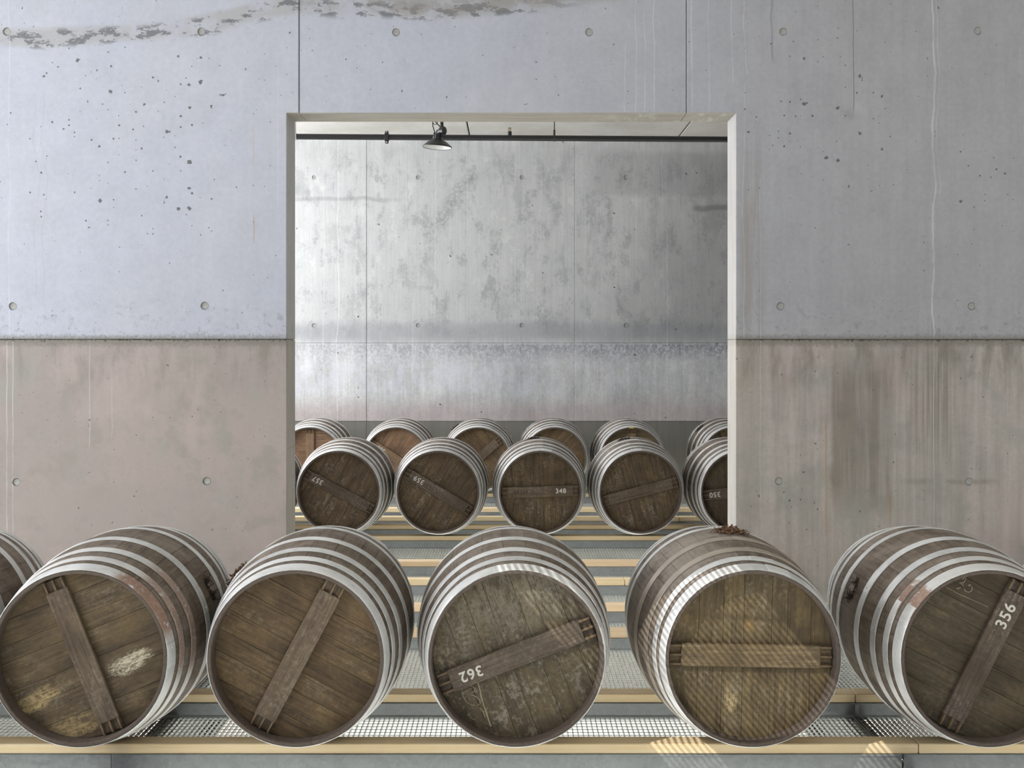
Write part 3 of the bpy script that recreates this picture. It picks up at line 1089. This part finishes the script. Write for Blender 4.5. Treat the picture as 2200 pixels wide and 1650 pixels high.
def hoop_mesh(t0, t1, a0, a1, lift, n, th=0.0028):
    mb = MB()
    full = abs(a1 - a0 - 2 * pi) < 1e-6
    e0, e1 = (0.004 if t0 > -1 else -0.0005), (0.004 if t1 < 1 else -0.0005)
    y0, y1 = t0 * HL, t1 * HL
    prof = []
    for q in (0.0, 0.04, 0.5, 0.96, 1.0):
        y = y0 + (y1 - y0) * q
        r = rad(y / HL) + lift + (th if 0 < q < 1 else th * 0.3)
        prof.append((y, r))
    prof = [(y0, rad(t0) - 0.002 + lift)] + prof + [(y1, rad(t1) - 0.002 + lift)]
    m_ = len(prof)
    cnt = n if full else n + 1
    for k in range(cnt):
        a = a0 + (a1 - a0) * k / n
        wv = 1.0 + 0.0006 * sin(5 * a + t0 * 9)
        for y, r in prof:
            mb.v.append((r * wv * cos(a), y, r * wv * sin(a)))
    for k in range(n):
        kn = (k + 1) % cnt
        for i in range(m_ - 1):
            mb.f.append((k * m_ + i, k * m_ + i + 1, kn * m_ + i + 1, kn * m_ + i))
    if not full:
        mb.f.append(tuple(reversed(range(m_))))
        mb.f.append(tuple((cnt - 1) * m_ + i for i in range(m_)))
    return mb


for t0, t1 in HOOPS:
    HOOP_ME.append(hoop_mesh(t0, t1, 0, 2 * pi, 0.0, 96).mesh('hoop', 35))
    mb = hoop_mesh(t0 + 0.004, t1 - 0.004, -0.13, 0.13, 0.0020, 10)
    tm = (t0 + t1) / 2
    wide = (t1 - t0) > 0.12
    for aa in (-0.085, 0.085):
        for tt in ((tm - 0.035, tm + 0.035) if wide else (tm,)):
            r = rad(tt) + 0.0045
            c_ = np.array([r * cos(aa), tt * HL, r * sin(aa)])
            nrm = np.array([cos(aa), 0, sin(aa)])
            tg = np.array([-sin(aa), 0, cos(aa)])
            n = 8
            ring = [c_ + 0.006 * (cos(2 * pi * k / n) * tg + sin(2 * pi * k / n) * np.array([0, 1, 0])) for k in range(n)]
            ring2 = [c_ + nrm * 0.0025 + 0.004 * (cos(2 * pi * k / n) * tg + sin(2 * pi * k / n) * np.array([0, 1, 0])) for k in range(n)]
            mb.add(ring + ring2, [tuple(range(n, 2 * n))] + [(k, (k + 1) % n, n + (k + 1) % n, n + k) for k in range(n)])
    LAP_ME.append(mb.mesh('hoop_lap', 35))

BOARD_X = [[-RD, -0.211, -0.112, -0.028, 0.085, 0.15, 0.245, RD], [-RD, -0.235, -0.135, -0.055, 0.03, 0.125, 0.215, RD]]
BOARD_ME = []
for bx in BOARD_X:
    row = []
    for x0, x1 in zip(bx[:-1], bx[1:]):
        mb = MB()

        def outline(xa, xb, R):
            xa, xb = max(xa, -R * 0.9999), min(xb, R * 0.9999)
            xs_ = [xa + (xb - xa) * q / 8 for q in range(9)]
            return [(q, -sqrt(max(R * R - q * q, 1e-9))) for q in xs_] + [(q, sqrt(max(R * R - q * q, 1e-9))) for q in reversed(xs_)]
        dy = random.uniform(-0.0008, 0.0008)
        yf = -HL + REC + dy
        o1 = outline(x0 + 0.0012, x1 - 0.0012, RD - 0.001)
        o2 = outline(x0 + 0.0003, x1 - 0.0003, RD + 0.0005)
        n = len(o1)
        mb.add([(q, yf, w) for q, w in o1] + [(q, yf + 0.0014, w) for q, w in o2] + [(q, yf + 0.016, w) for q, w in o2],
               [tuple(range(n))] + [(k, n + k, n + (k + 1) % n, (k + 1) % n) for k in range(n)] + [(n + k, 2 * n + k, 2 * n + (k + 1) % n, n + (k + 1) % n) for k in range(n)])
        row.append(mb.mesh('head_board', 30))
    BOARD_ME.append(row)
mb = MB()
n = 40
mb.add([(RD * cos(2 * pi * k / n), HL - REC, RD * sin(2 * pi * k / n)) for k in range(n)] + [(RD * cos(2 * pi * k / n), HL - REC - 0.02, RD * sin(2 * pi * k / n)) for k in range(n)],
       [tuple(reversed(range(n)))] + [(k, n + k, n + (k + 1) % n, (k + 1) % n) for k in range(n)])
REAR_ME = mb.mesh('rear_head', 30)

BARW = 0.046
YBAR = -HL + REC
mb = MB()
mb.bevbox(-0.283, 0.283, YBAR - 0.021, YBAR - 0.001, -BARW, BARW, 0.003)
for s_ in (-1, 1):
    xa, xb = sorted((s_ * 0.281, s_ * 0.326))
    mb.box(xa, xb, YBAR - 0.008, YBAR - 0.001, -BARW + 0.002, BARW - 0.002)
BAR_ME = mb.mesh('crossbar', 30)
mb = MB()
# wedge peg between bar end and rim (towards +x), tapered
mb.add([(0.272, 0, -0.005), (0.272, 0, 0.005), (0.272, -0.010, 0.004), (0.272, -0.010, -0.004),
        (0.328, 0, -0.004), (0.328, 0, 0.004), (0.328, -0.012, 0.003), (0.328, -0.012, -0.003)],
       [(0, 1, 2, 3), (7, 6, 5, 4), (0, 4, 5, 1), (1, 5, 6, 2), (2, 6, 7, 3), (3, 7, 4, 0)])
PEG_ME = mb.mesh('peg', 20)

mb = MB()
mb.lathe([(0.0, 0.014), (0.020, 0.014), (0.026, 0.009), (0.028, -0.012)], (0, 0, 0), 18)
BUNG_ME = mb.mesh('bung')


def fibre_mesh(n, sx, sy, h, seed):
    rn = random.Random(seed)
    mb = MB()
    for _ in range(n):
        a = rn.uniform(0, 2 * pi)
        q = rn.random() ** 0.6
        c_ = np.array([sx * q * cos(a), sy * q * sin(a), h * rn.uniform(0.0, 1.0) * (1.1 - q)])
        d_ = np.array([rn.uniform(-1, 1), rn.uniform(-1, 1), rn.uniform(-0.5, 0.6)])
        d_ /= np.linalg.norm(d_)
        ln = rn.uniform(0.008, 0.026)
        w_ = rn.uniform(0.001, 0.005)
        p_ = np.cross(d_, [0, 0, 1.0])
        p_ /= (np.linalg.norm(p_) + 1e-9)
        kx = c_ + d_ * ln * 0.5 + np.array([0, 0, rn.uniform(-0.006, 0.006)])
        up = np.array([0, 0, 0.0012])
        e = c_ + d_ * ln
        vs_ = [c_ - p_ * w_, c_ + p_ * w_, kx + p_ * w_, kx - p_ * w_, e + p_ * w_ * 0.5, e - p_ * w_ * 0.5]
        mb.add(vs_ + [v_ + up for v_ in vs_], [(0, 1, 2, 3), (3, 2, 4, 5), (6, 9, 8, 7), (9, 11, 10, 8), (0, 3, 9, 6), (1, 7, 8, 2), (3, 5, 11, 9), (2, 8, 10, 4)])
    return mb.mesh('bung_cloth', None)


CLOTH_ME = [fibre_mesh(110, 0.055, 0.036, 0.010, 5), fibre_mesh(240, 0.085, 0.06, 0.026, 9)]
TXT = {}


def text_mesh(body, size, bold=0.0):
    k = (body, size, bold)
    if k not in TXT:
        cu = bpy.data.curves.new('number', 'FONT')
        cu.body = body
        cu.size = size
        cu.align_x = 'CENTER'
        cu.align_y = 'CENTER'
        cu.offset = bold
        cu.space_character = 1.12
        cu.resolution_u = 4
        o = bpy.data.objects.new('number', cu)
        COL.objects.link(o)
        dg = bpy.context.evaluated_depsgraph_get()
        me = bpy.data.meshes.new_from_object(o.evaluated_get(dg))
        bpy.data.objects.remove(o)
        bpy.data.curves.remove(cu)
        # straight centre, stand upright facing -y
        for v_ in me.vertices:
            v_.co = (v_.co.x, 0.0, v_.co.y)
        me.update()
        me.materials.clear()
        TXT[k] = me
    return TXT[k]


def stroke(pts, w):
    """a thin drawn line (x,z points) facing -y"""
    mb = MB()
    P = [np.array(p, float) for p in pts]
    L_, R_ = [], []
    for i, p in enumerate(P):
        d_ = P[min(i + 1, len(P) - 1)] - P[max(i - 1, 0)]
        d_ /= np.linalg.norm(d_)
        nrm = np.array([-d_[1], d_[0]])
        ww = w * random.uniform(0.6, 1.3)
        L_.append(p + nrm * ww)
        R_.append(p - nrm * ww)
    n = len(P)
    mb.add([(q[0], 0, q[1]) for q in L_] + [(q[0], 0, q[1]) for q in R_], [(i, n + i, n + i + 1, i + 1) for i in range(n - 1)])
    return mb


def axis_z(yc, i0, i1, yaw=0.0):
    """height of the barrel axis so that it rests on rails i0 and i1"""
    best = 0.0
    for i in (i0, i1):
        for q in (0.0, 0.25, 0.5, 0.75, 1.0):
            t = (RAILS[i] + RW * q - yc) / HL
            r = rad(t)
            for a, b_ in HOOPS:
                if a <= t <= b_:
                    r += 0.003
            best = max(best, r)
    return RAIL_Z + best + 0.0012


def barrel(px, d_head, i0, i1, label, group, theta=0.0, roll=0.0, yaw=0.0, number=None, bungs=(), stave=0, hoop=0, hmat=None, bmat=None, lap=(1.2,), variant=0, extras=None, hoopmats=None):
    yh = d_head
    yc = yh + HL
    zc = axis_z(yc, i0, i1)
    # the head centre appears at px
    xh = wx(px, yh)
    xc = xh - sin(yaw) * HL if yaw else xh
    t = empty('barrel', (xc, yc, zc), label, 'barrel', group)
    t.rotation_euler = (0, 0, yaw)
    rr = (0, roll, 0)
    for i, me in enumerate(STAVE_ME):
        o = link('stave', me, STAVE[stave], t)
        o.rotation_euler = rr
    for i, me in enumerate(HOOP_ME):
        o = link('hoop', me, (hoopmats or {}).get(i, HOOP[hoop]), t)
        la = lap[i % len(lap)] + 0.04 * ((i * 7) % 5 - 2)
        p = link('hoop_lap', LAP_ME[i], (hoopmats or {}).get(i, HOOP[hoop]), o)
        p.rotation_euler = (0, -la, 0)
    for me in BOARD_ME[variant]:
        o = link('head_board', me, hmat or HEADS[0], t)
        o.rotation_euler = (0, -theta, 0)
    link('rear_head', REAR_ME, HEADS[0], t)
    b = link('crossbar', BAR_ME, bmat or BARS[0], t)
    b.rotation_euler = (0, -theta, 0)
    for s_ in (0, 1):
        for zz in (-0.037, 0.0, 0.037):
            p = link('peg', PEG_ME, MAT['peg'], b)
            p.rotation_euler = (0, pi * s_, 0)
            p.location = (0, YBAR - 0.009, zz)
    if number:
        for (body, off, flip, size, mk) in number:
            p = link('painted_number' if mk == 'paint' else 'branded_number', text_mesh(body, size, 0.0012 if mk == 'paint' else 0.0), MAT[mk], b)
            p.rotation_euler = (0, pi if flip else 0, 0)
            p.location = (off, YBAR - 0.0222, 0.0)
            p['label'] = ('white painted number ' if mk == 'paint' else 'faint dark branded number ') + body
    for (ang, cl, withbung) in bungs:
        r = RB
        loc = (r * cos(ang), 0.0, r * sin(ang))
        if withbung:
            p = link('bung', BUNG_ME, MAT['bung'], t)
            p.location = loc
            p.rotation_euler = (0, pi / 2 - ang, 0)
        if cl:
            p = link('bung_cloth', CLOTH_ME[1 if cl == 'big' else 0], MAT['sack'] if cl == 'big' else MAT['sackd'], t)
            p.location = (loc[0] * 1.003, 0, loc[2] * 1.003)
            p.rotation_euler = (0, pi / 2 - ang, 0)
            p['label'] = 'shreds of brown sacking round the bung'
    if extras:
        extras(t)
    return t


HEADS = [head_mat('head_oak', (62, 52, 41), (94, 79, 61), 0.35, 0.3)]
BARS = [head_mat('bar_oak', (76, 65, 55), (100, 87, 73), 0.3, 0.15, bar=True)]


def hp(px, py, cx, cy, theta, s=None):
    """picture offsets on a front head -> head coordinates along (bar, boards)"""
    s = s or 4.704 / F
    dx, dz = (px - cx) * s, -(py - cy) * s
    return dx * cos(theta) + dz * sin(theta), -dx * sin(theta) + dz * cos(theta)


def patch(px, py, cx, cy, theta, rx, rz, rgb, st):
    x, z = hp(px, py, cx, cy, theta)
    return (x, z, rx, rz, rgb, st)


TH1, TH2, TH3, TH4, TH5 = radians(112), radians(62), radians(20.7), radians(-1.5), radians(63)
HM1 = head_mat('head_oak_peeled', (64, 55, 44), (94, 80, 61), 0.2, 0.3,
               [patch(262, 1432, 169, 1415, TH1, 0.045, 0.10, (206, 196, 172), 1.0), patch(75, 1513, 169, 1415, TH1, 0.045, 0.11, (184, 162, 118), 1.0),
                patch(150, 1572, 169, 1415, TH1, 0.05, 0.14, (172, 150, 110), 0.95), patch(285, 1510, 169, 1415, TH1, 0.05, 0.05, (150, 130, 96), 0.4), patch(120, 1360, 169, 1415, TH1, 0.06, 0.2, (112, 96, 66), 0.4), patch(270, 1345, 169, 1415, TH1, 0.05, 0.12, (118, 98, 64), 0.45)])
HM2 = head_mat('head_oak_streaked', (62, 51, 39), (96, 78, 56), 0.12, 0.4)
HM3 = head_mat('head_oak_mouldy', (62, 55, 45), (86, 77, 62), 0.5, 0.25,
               [patch(1120, 1290, 1110, 1415, TH3, 0.30, 0.16, (132, 126, 112), 0.75), patch(990, 1380, 1110, 1415, TH3, 0.07, 0.12, (126, 118, 102), 0.6), patch(1190, 1490, 1110, 1415, TH3, 0.16, 0.10, (118, 104, 78), 0.5)])
HM4 = head_mat('head_oak_patched', (72, 62, 47), (98, 85, 62), 0.2, 0.4,
               [patch(1580, 1505, 1619, 1415, TH4, 0.034, 0.055, (178, 158, 122), 0.95), patch(1580, 1570, 1619, 1415, TH4, 0.035, 0.06, (138, 124, 98), 0.6), patch(1620, 1352, 1619, 1415, TH4, 0.03, 0.025, (148, 116, 70), 0.6), patch(1475, 1340, 1619, 1415, TH4, 0.03, 0.03, (134, 112, 76), 0.5), patch(1735, 1335, 1619, 1415, TH4, 0.04, 0.04, (128, 110, 76), 0.45)])
HM5 = head_mat('head_oak_dark', (60, 53, 42), (80, 71, 57), 0.1, 0.15,
               [patch(2200, 1500, 2126, 1415, TH5, 0.05, 0.08, (110, 96, 72), 0.5)])
HMW = head_mat('head_oak_sun_tinted', (98, 76, 60), (124, 97, 76), 0.25, 0.15)  # reddish sunlight painted into the far head boards
BMW = head_mat('bar_oak_sun_tinted', (96, 77, 60), (118, 96, 76), 0.2, 0.2, bar=True)  # same sunlight tint painted into their bars
BMD = head_mat('bar_oak_dark', (70, 61, 54), (88, 78, 69), 0.3, 0.1, bar=True)
BM4 = head_mat('bar_oak_ochre', (82, 70, 53), (106, 91, 68), 0.2, 0.35, bar=True)
RUST1 = hoop_mat('rusty_chime_hoop', (222, 222, 222), 0.4, 0.22, rusts=[(radians(40), 0.55, 0.95)])
RUST2 = hoop_mat('rusty_second_hoop', (214, 213, 211), 0.4, 0.22, rusts=[(radians(20), 0.7, 0.8)])
RUST5 = hoop_mat('rust_spotted_hoop', (220, 219, 217), 0.35, 0.22, rusts=[(radians(143), 0.26, 0.9)])
WORN = hoop_mat('worn_brown_hoop', (176, 164, 152), 0.3, 0.35, 0.5)

DH = 0.96 * D1
ROW1 = 'oak barrels of the nearest row'
ROW2 = 'oak barrels of the middle row'
ROW3 = 'oak barrels of the far row'


def chalk3(t):
    pts_sets = [
        ([(1026, 1472), (1031, 1490), (1034, 1505), (1040, 1525), (1046, 1543), (1050, 1556), (1055, 1570)], 0.0032),
        ([(1004, 1479), (1015, 1483), (1021, 1488), (1019, 1494), (1012, 1497)], 0.0018),
        ([(1006, 1492), (999, 1493), (994, 1498), (994, 1504), (999, 1511), (1004, 1518), (1012, 1523), (1020, 1524)], 0.0015),
        ([(1012, 1500), (1024, 1506), (1031, 1513), (1032, 1520), (1027, 1524)], 0.0015),
        ([(1031, 1530), (1038, 1538), (1043, 1550)], 0.0018),
        ([(1006, 1540), (1010, 1549), (1016, 1554), (1022, 1555)], 0.0013)]
    for pts, w in pts_sets:
        mb = stroke([((x - 1110) * DH / F, -(y - 1415) * DH / F) for x, y in pts], w)
        o = link('chalk_mark', mb.mesh('chalk_mark', None), MAT['chalk'], t)
        o.location = (0, -HL + REC - 0.0028, 0)


def chalk5(t):
    pts_sets = [
        ([(2080, 1251), (2083, 1247), (2087, 1248), (2086, 1253), (2082, 1258), (2072, 1259), (2080, 1262), (2082, 1267)], 0.0018),
        ([(2092, 1264), (2098, 1263)], 0.0025), ([(2100, 1266), (2101, 1272), (2098, 1277), (2092, 1279), (2085, 1275), (2084, 1271)], 0.0018),
        ([(2044, 1268), (2058, 1275), (2072, 1283), (2086, 1289), (2102, 1296), (2120, 1304), (2135, 1311)], 0.0012),
        ([(2067, 1271), (2076, 1269)], 0.0022)]
    for pts, w in pts_sets:
        mb = stroke([((x - 2126) * DH / F, -(y - 1415) * DH / F) for x, y in pts], w)
        o = link('chalk_mark', mb.mesh('chalk_mark', None), MAT['chalk'], t)
        o.location = (0, -HL + REC - 0.0028, 0)


barrel(-306, DH, 0, 1, 'barrel of the nearest row cut off by the left picture edge', ROW1, radians(30), 0.4, 0, lap=(2.0,))
barrel(169, DH, 0, 1, 'nearest-row barrel with rusty right hoops and peeling pale patches on its plain head', ROW1, TH1, 1.0, 0, bungs=[(radians(24), 'small', True)], hmat=HM1, bmat=BARS[0], lap=(0.1, 0.35, 0.2, 0.4), hoopmats={0: RUST1, 1: RUST2, 2: RUST2})
barrel(635, DH, 0, 1, 'nearest-row barrel with unmarked streaky brown head and bar slanting up right', ROW1, TH2, 2.2, 0, bungs=[(radians(150), 'big', False)], hmat=HM2, lap=(0.9, 2.4, 0.2, 2.6), variant=1)
barrel(1110, DH, 0, 1, 'nearest-row barrel painted 362 upside down on its bar, with mouldy grey head', ROW1, TH3, 3.1, radians(1.6), number=[('362', -0.194, True, 0.060, 'paint')], hmat=HM3, bmat=BMD, lap=(0.3, 4.0, 0.2, 5.0), extras=chalk3)
barrel(1619, DH, 0, 1, 'nearest-row barrel with horizontal bar, pale scuffed patch and sacking on top', ROW1, TH4, 4.4, radians(2.2), bungs=[(radians(86), 'big', False)], stave=1, hmat=HM4, bmat=BM4, lap=(1.35, 1.4, 1.3, 1.45), hoopmats={3: WORN, 2: WORN})
barrel(2126, DH, 0, 1, 'nearest-row barrel painted 356 on its steep bar, with chalk marks on dark head', ROW1, TH5, 5.3, 0, number=[('356', 0.18, False, 0.066, 'paint')], bungs=[(radians(157), 'small', True)], hmat=HM5, bmat=BMD, lap=(2.75, 2.7, 2.8, 2.6), hoopmats={0: RUST5, 1: RUST5}, extras=chalk5)
barrel(2622, DH, 0, 1, 'barrel of the nearest row of which only a sliver shows at the right picture edge', ROW1, radians(80), 0.9, 0, lap=(1.9,))

DM = 2.05 * D1
barrel(513, DM, 6, 7, 'middle-row barrel mostly hidden behind the left edge of the wall opening', ROW2, radians(20), 0.5, 0)
barrel(727, DM, 6, 7, 'middle-row barrel painted 357 upside down on its bar', ROW2, radians(-28), 1.7, 0, number=[('357', -0.205, True, 0.060, 'paint')], lap=(0.7, 0.8), variant=1, bmat=BMD)
barrel(941, DM, 6, 7, 'middle-row barrel painted 359 upside down on its slanting bar', ROW2, radians(-31), 2.6, 0, number=[('359', -0.192, True, 0.060, 'paint')], lap=(3.4, 0.2), bmat=BMD)
barrel(1161, DM, 6, 7, 'middle-row barrel painted 348 upright on its level bar', ROW2, radians(1.5), 3.3, 0, number=[('348', 0.175, False, 0.056, 'paint'), ('85205', -0.165, False, 0.042, 'ink')], bungs=[(radians(97), 'small', False)], lap=(1.5, 1.6), bmat=BARS[0], variant=1)
barrel(1377, DM, 6, 7, 'middle-row barrel with plain unnumbered bar rising gently to the right', ROW2, radians(14.5), 4.1, 0, bungs=[(radians(103), 'small', False)], lap=(1.75, 1.7), stave=1)
barrel(1595, DM, 6, 7, 'middle-row barrel painted 350, half hidden by the right edge of the wall opening', ROW2, radians(6), 5.5, 0, number=[('350', -0.228, True, 0.060, 'paint')], hmat=HM5, bmat=BMD, lap=(2.5, 2.4))


def tag5(t):
    mb = MB()
    mb.box(-0.028, 0.028, -HL - 0.001, -HL + 0.010, RH - 0.014, RH + 0.001)
    o = link('yellow_label', mb.mesh('yellow_label', None), MAT['tagy'], t)


DF = 2.67 * D1
barrel(665, DF, 10, 11, 'far-row barrel with upright bar, first right of the opening\'s left edge', ROW3, radians(90), 0.9, 0, hmat=HMW, bmat=BMW, lap=(0.8,))
barrel(850, DF, 10, 11, 'far-row barrel with sun-tinted reddish head and white number on its down-slanting bar', ROW3, radians(-33), 1.9, 0, number=[('350', -0.195, True, 0.060, 'paint')], hmat=HMW, bmat=BMW, lap=(3.0,), variant=1)
barrel(1027, DF, 10, 11, 'far-row barrel with unnumbered bar rising to the right, above the 359 barrel', ROW3, radians(41), 2.7, 0, bungs=[(radians(132), 'small', False)], hmat=HM2, bmat=BARS[0], lap=(0.5,))
barrel(1192, DF, 10, 11, 'far-row barrel behind the 348 barrel, its bar hidden', ROW3, radians(-42), 3.6, 0, hmat=HM2, lap=(2.2,), variant=1)
barrel(1357, DF, 10, 11, 'far-row barrel with small yellow label on its rim above an upright bar', ROW3, radians(88), 4.5, 0, hmat=HM4, bmat=BM4, lap=(1.4,), extras=tag5, stave=1)
barrel(1576, DF, 10, 11, 'far-row barrel cut by the right edge of the wall opening', ROW3, radians(20), 5.6, 0, bungs=[(radians(134), 'small', False)], lap=(2.4,))

# ------------------------------------------------------------------ sprinkler pipe
DP = 2.30 * D1
pa, pb = wz(293.5, DP), wz(299.5, DP)
PR = 0.0275


def pz(px):
    return pa + (pb - pa) * (px - 634) / (1562 - 634)


pipe = empty('sprinkler_pipe', (0, DP, pz(1100)), 'black sprinkler pipe hanging under the ceiling behind the wall opening', 'pipe')
pipe_z = pz(1100)


def PP(px): return wx(px, DP)


mb = MB()
mb.tube([(PP(637), 0, pz(637) - pipe_z), (PP(2700), 0, pz(2700) - pipe_z)], PR, 20)
link('pipe_tube', mb.mesh('pipe_tube'), MAT['black'], pipe)
mb = MB()
mb.tube([(PP(634), 0, pz(634) - pipe_z), (PP(637.5), 0, pz(637) - pipe_z)], PR * 1.2, 20)
mb.tube([(PP(634.5), 0, pz(634) - pipe_z + 0.02), (PP(634.5), 0, ZC - pipe_z + 0.01)], 0.006, 8)
link('end_hanger', mb.mesh('end_hanger'), MAT['bolt'], pipe)
# two-bolt pipe coupling
cp = MB()
xa = PP(831)
za = pz(831) - pipe_z
cp.tube([(xa - 0.022, 0, za), (xa - 0.018, 0, za), (xa + 0.018, 0, za), (xa + 0.022, 0, za)], [PR + 0.004, PR + 0.012, PR + 0.012, PR + 0.004], 20)
for s_ in (-1, 1):
    cp.bevbox(xa - 0.016, xa + 0.016, -0.012, 0.012, *sorted((za + s_ * 0.030, za + s_ * 0.060)), 0.004)
o = link('coupling', cp.mesh('coupling'), MAT['black'], pipe)
for s_ in (-1, 1):
    mb = MB()
    mb.tube([(xa, -0.024, za + s_ * 0.049), (xa, 0.024, za + s_ * 0.049)], 0.008, 6)
    link('coupling_bolt', mb.mesh('coupling_bolt'), MAT['bolt'], o)
# upright sprinkler head
xa = PP(1095)
za = pz(1095) - pipe_z
mb = MB()
mb.lathe([(0.019, 0.0), (0.019, 0.038), (0.016, 0.040), (0.0, 0.040)], (xa, 0, za + PR - 0.006), 16)
o = link('sprinkler_head', mb.mesh('sprinkler_head'), MAT['black'], pipe)
mb = MB()
zb = za + PR + 0.034
for s_ in (-1, 1):
    mb.tube([(xa + s_ * 0.010, 0, zb), (xa + s_ * 0.012, 0, zb + 0.018), (xa + s_ * 0.003, 0, zb + 0.032)], 0.0028, 6)
mb.tube([(xa, 0, zb), (xa, 0, zb + 0.020)], 0.004, 8)
mb.lathe([(0.0, 0.036), (0.010, 0.037), (0.019, 0.033), (0.019, 0.031), (0.0, 0.032)], (xa, 0, zb), 12)
link('spray_frame', mb.mesh('spray_frame'), MAT['brass'], o)
# rod hanger
for px in (1191, 1900, 2500):
    xa = PP(px)
    za = pz(px) - pipe_z
    mb = MB()
    n = 20
    ring = [(xa, (PR + 0.004) * sin(2 * pi * k / n), za + (PR + 0.004) * cos(2 * pi * k / n)) for k in range(n + 1)]
    mb.tube([(xa - 0.010, 0, za), (xa + 0.010, 0, za)], PR + 0.003, 20)
    mb.box(xa - 0.009, xa + 0.009, -0.008, 0.008, za + PR, za + PR + 0.052)
    o = link('hanger_clamp', mb.mesh('hanger_clamp', 30), MAT['joist'], pipe)
    mb = MB()
    mb.tube([(xa, 0, za + PR + 0.05), (xa, 0, ZC - pipe_z + 0.01)], 0.005, 8)
    link('hanger_rod', mb.mesh('hanger_rod'), MAT['joist'], o)

# ------------------------------------------------------------------ lamp
DL = 2.20 * D1
S1 = DL / F           # metres per picture pixel at the lamp
lx, lz = wx(939.5, DL), wz(316.5, DL)
lamp = empty('pendant_lamp', (lx, DL, lz), 'black industrial pendant lamp with white inside hanging before the pipe', 'lamp')
lamp.rotation_euler = (0, radians(3.5), 0)
mb = MB()
mb.lathe([(31.0 * S1, 0.0), (31.6 * S1, 0.006), (29.5 * S1, 0.016), (27 * S1, 5.5 * S1), (22 * S1, 10.5 * S1), (16 * S1, 14.0 * S1), (12.5 * S1, 15.5 * S1), (11.5 * S1, 16.5 * S1)], n=48)
link('lamp_shade', mb.mesh('lamp_shade', 40), MAT['black'], lamp)
mb = MB()
mb.lathe([(30.6 * S1, 0.0), (28.5 * S1, 0.012), (26 * S1, 5.0 * S1), (21 * S1, 9.8 * S1), (14 * S1, 13.0 * S1), (0.0, 13.5 * S1)], n=48)
link('reflector', mb.mesh('reflector', 40), MAT['white_enamel'], lamp)
mb = MB()
mb.lathe([(31.6 * S1, 0.006), (32.0 * S1, 0.002), (31.4 * S1, -0.003), (30.4 * S1, 0.0)], n=48)
link('rim_ring', mb.mesh('rim_ring', 60), MAT['black'], lamp)
mb = MB()
mb.lathe([(11.5 * S1, 16.0 * S1), (11.0 * S1, 17.5 * S1), (9.5 * S1, 18.0 * S1), (9.5 * S1, 27.0 * S1), (8.0 * S1, 28.0 * S1), (0, 28.2 * S1)], n=32)
for k in range(10):
    a = 2 * pi * k / 10
    mb.tube([(9.8 * S1 * cos(a), 9.8 * S1 * sin(a), 18.5 * S1), (9.8 * S1 * cos(a), 9.8 * S1 * sin(a), 26.5 * S1)], 0.004, 6)
o = link('lamp_housing', mb.mesh('lamp_housing', 40), MAT['black'], lamp)
for s_ in (-1, 1):
    mb = MB()
    mb.lathe([(0.006, -0.006), (0.006, 0.006), (0.0, 0.006)], (s_ * 8.5 * S1, -4.8 * S1, 20 * S1), 8)
    link('housing_screw', mb.mesh('housing_screw'), MAT['bolt'], o)
# eye ring, cable gland, cables
mb = MB()
n = 20
mb.tube([(3.6 * S1 * cos(2 * pi * k / n), 0, (33.5 + 3.6 * sin(2 * pi * k / n)) * S1) for k in range(n + 1)], 0.0048, 8, False)
mb.tube([(0, 0, 27.5 * S1), (0, 0, 30.2 * S1)], 0.010, 10)
link('eye_ring', mb.mesh('eye_ring', 60), MAT['black'], lamp)
mb = MB()
mb.tube([(-7.5 * S1, 0, 27.5 * S1), (-6.5 * S1, 0, 31.0 * S1)], [0.014, 0.012], 10)
mb.tube([(-9.5 * S1, 0, 30.5 * S1), (-4.5 * S1, 0, 29.3 * S1)], 0.006, 6)
link('cable_gland', mb.mesh('cable_gland', 40), MAT['black'], lamp)
# junction box: a short drum seen three-quarter on
mb = MB()
mb.tube([(5 * S1, -0.01, 35.5 * S1), (6 * S1, -0.012, 35.5 * S1), (11.0 * S1, -0.03, 35 * S1), (11.2 * S1, -0.03, 35 * S1), (13.8 * S1, -0.036, 35 * S1), (14.2 * S1, -0.037, 35 * S1)],
        [7.6 * S1, 8.0 * S1, 8.0 * S1, 8.9 * S1, 8.9 * S1, 8.2 * S1], 24)
link('junction_box', mb.mesh('junction_box', 40), MAT['black'], lamp)
top = ZC - lz
for pts, r in (([(-6.5, 0, 30), (-9, 0, 36), (-12.5, 0, 45), (-13, 0, 54), (-10, 0, 66), (-4, 0, 80)], 0.0052),
               ([(5.5, 0, 41), (2, 0, 46), (-4, 0, 51), (-8, 0, 55), (-8, 0, 62), (-3, 0, 74)], 0.0052),
               ([(-12, 0, 51), (-9, 0, 48.6), (-6, 0, 48.8), (-3, 0, 51.5), (-2, 0, 58)], 0.003)):
    mb = MB()
    mb.tube([(p[0] * S1, p[1], p[2] * S1) for p in pts], r, 8)
    link('cable', mb.mesh('cable', 60), MAT['black'], lamp)
mb = MB()
mb.tube([(7.0 * S1, 0, 42 * S1), (5.5 * S1, 0, 52 * S1), (4 * S1, 0, 80 * S1), (0.0, 0, top + 0.03)], [0.011, 0.011, 0.008, 0.008], 8)
mb.tube([(9.5 * S1, 0, 42 * S1), (8.5 * S1, 0, 52 * S1), (4 * S1, 0, 80 * S1)], 0.007, 8)
link('suspension_rod', mb.mesh('suspension_rod', 60), MAT['joist'], lamp)
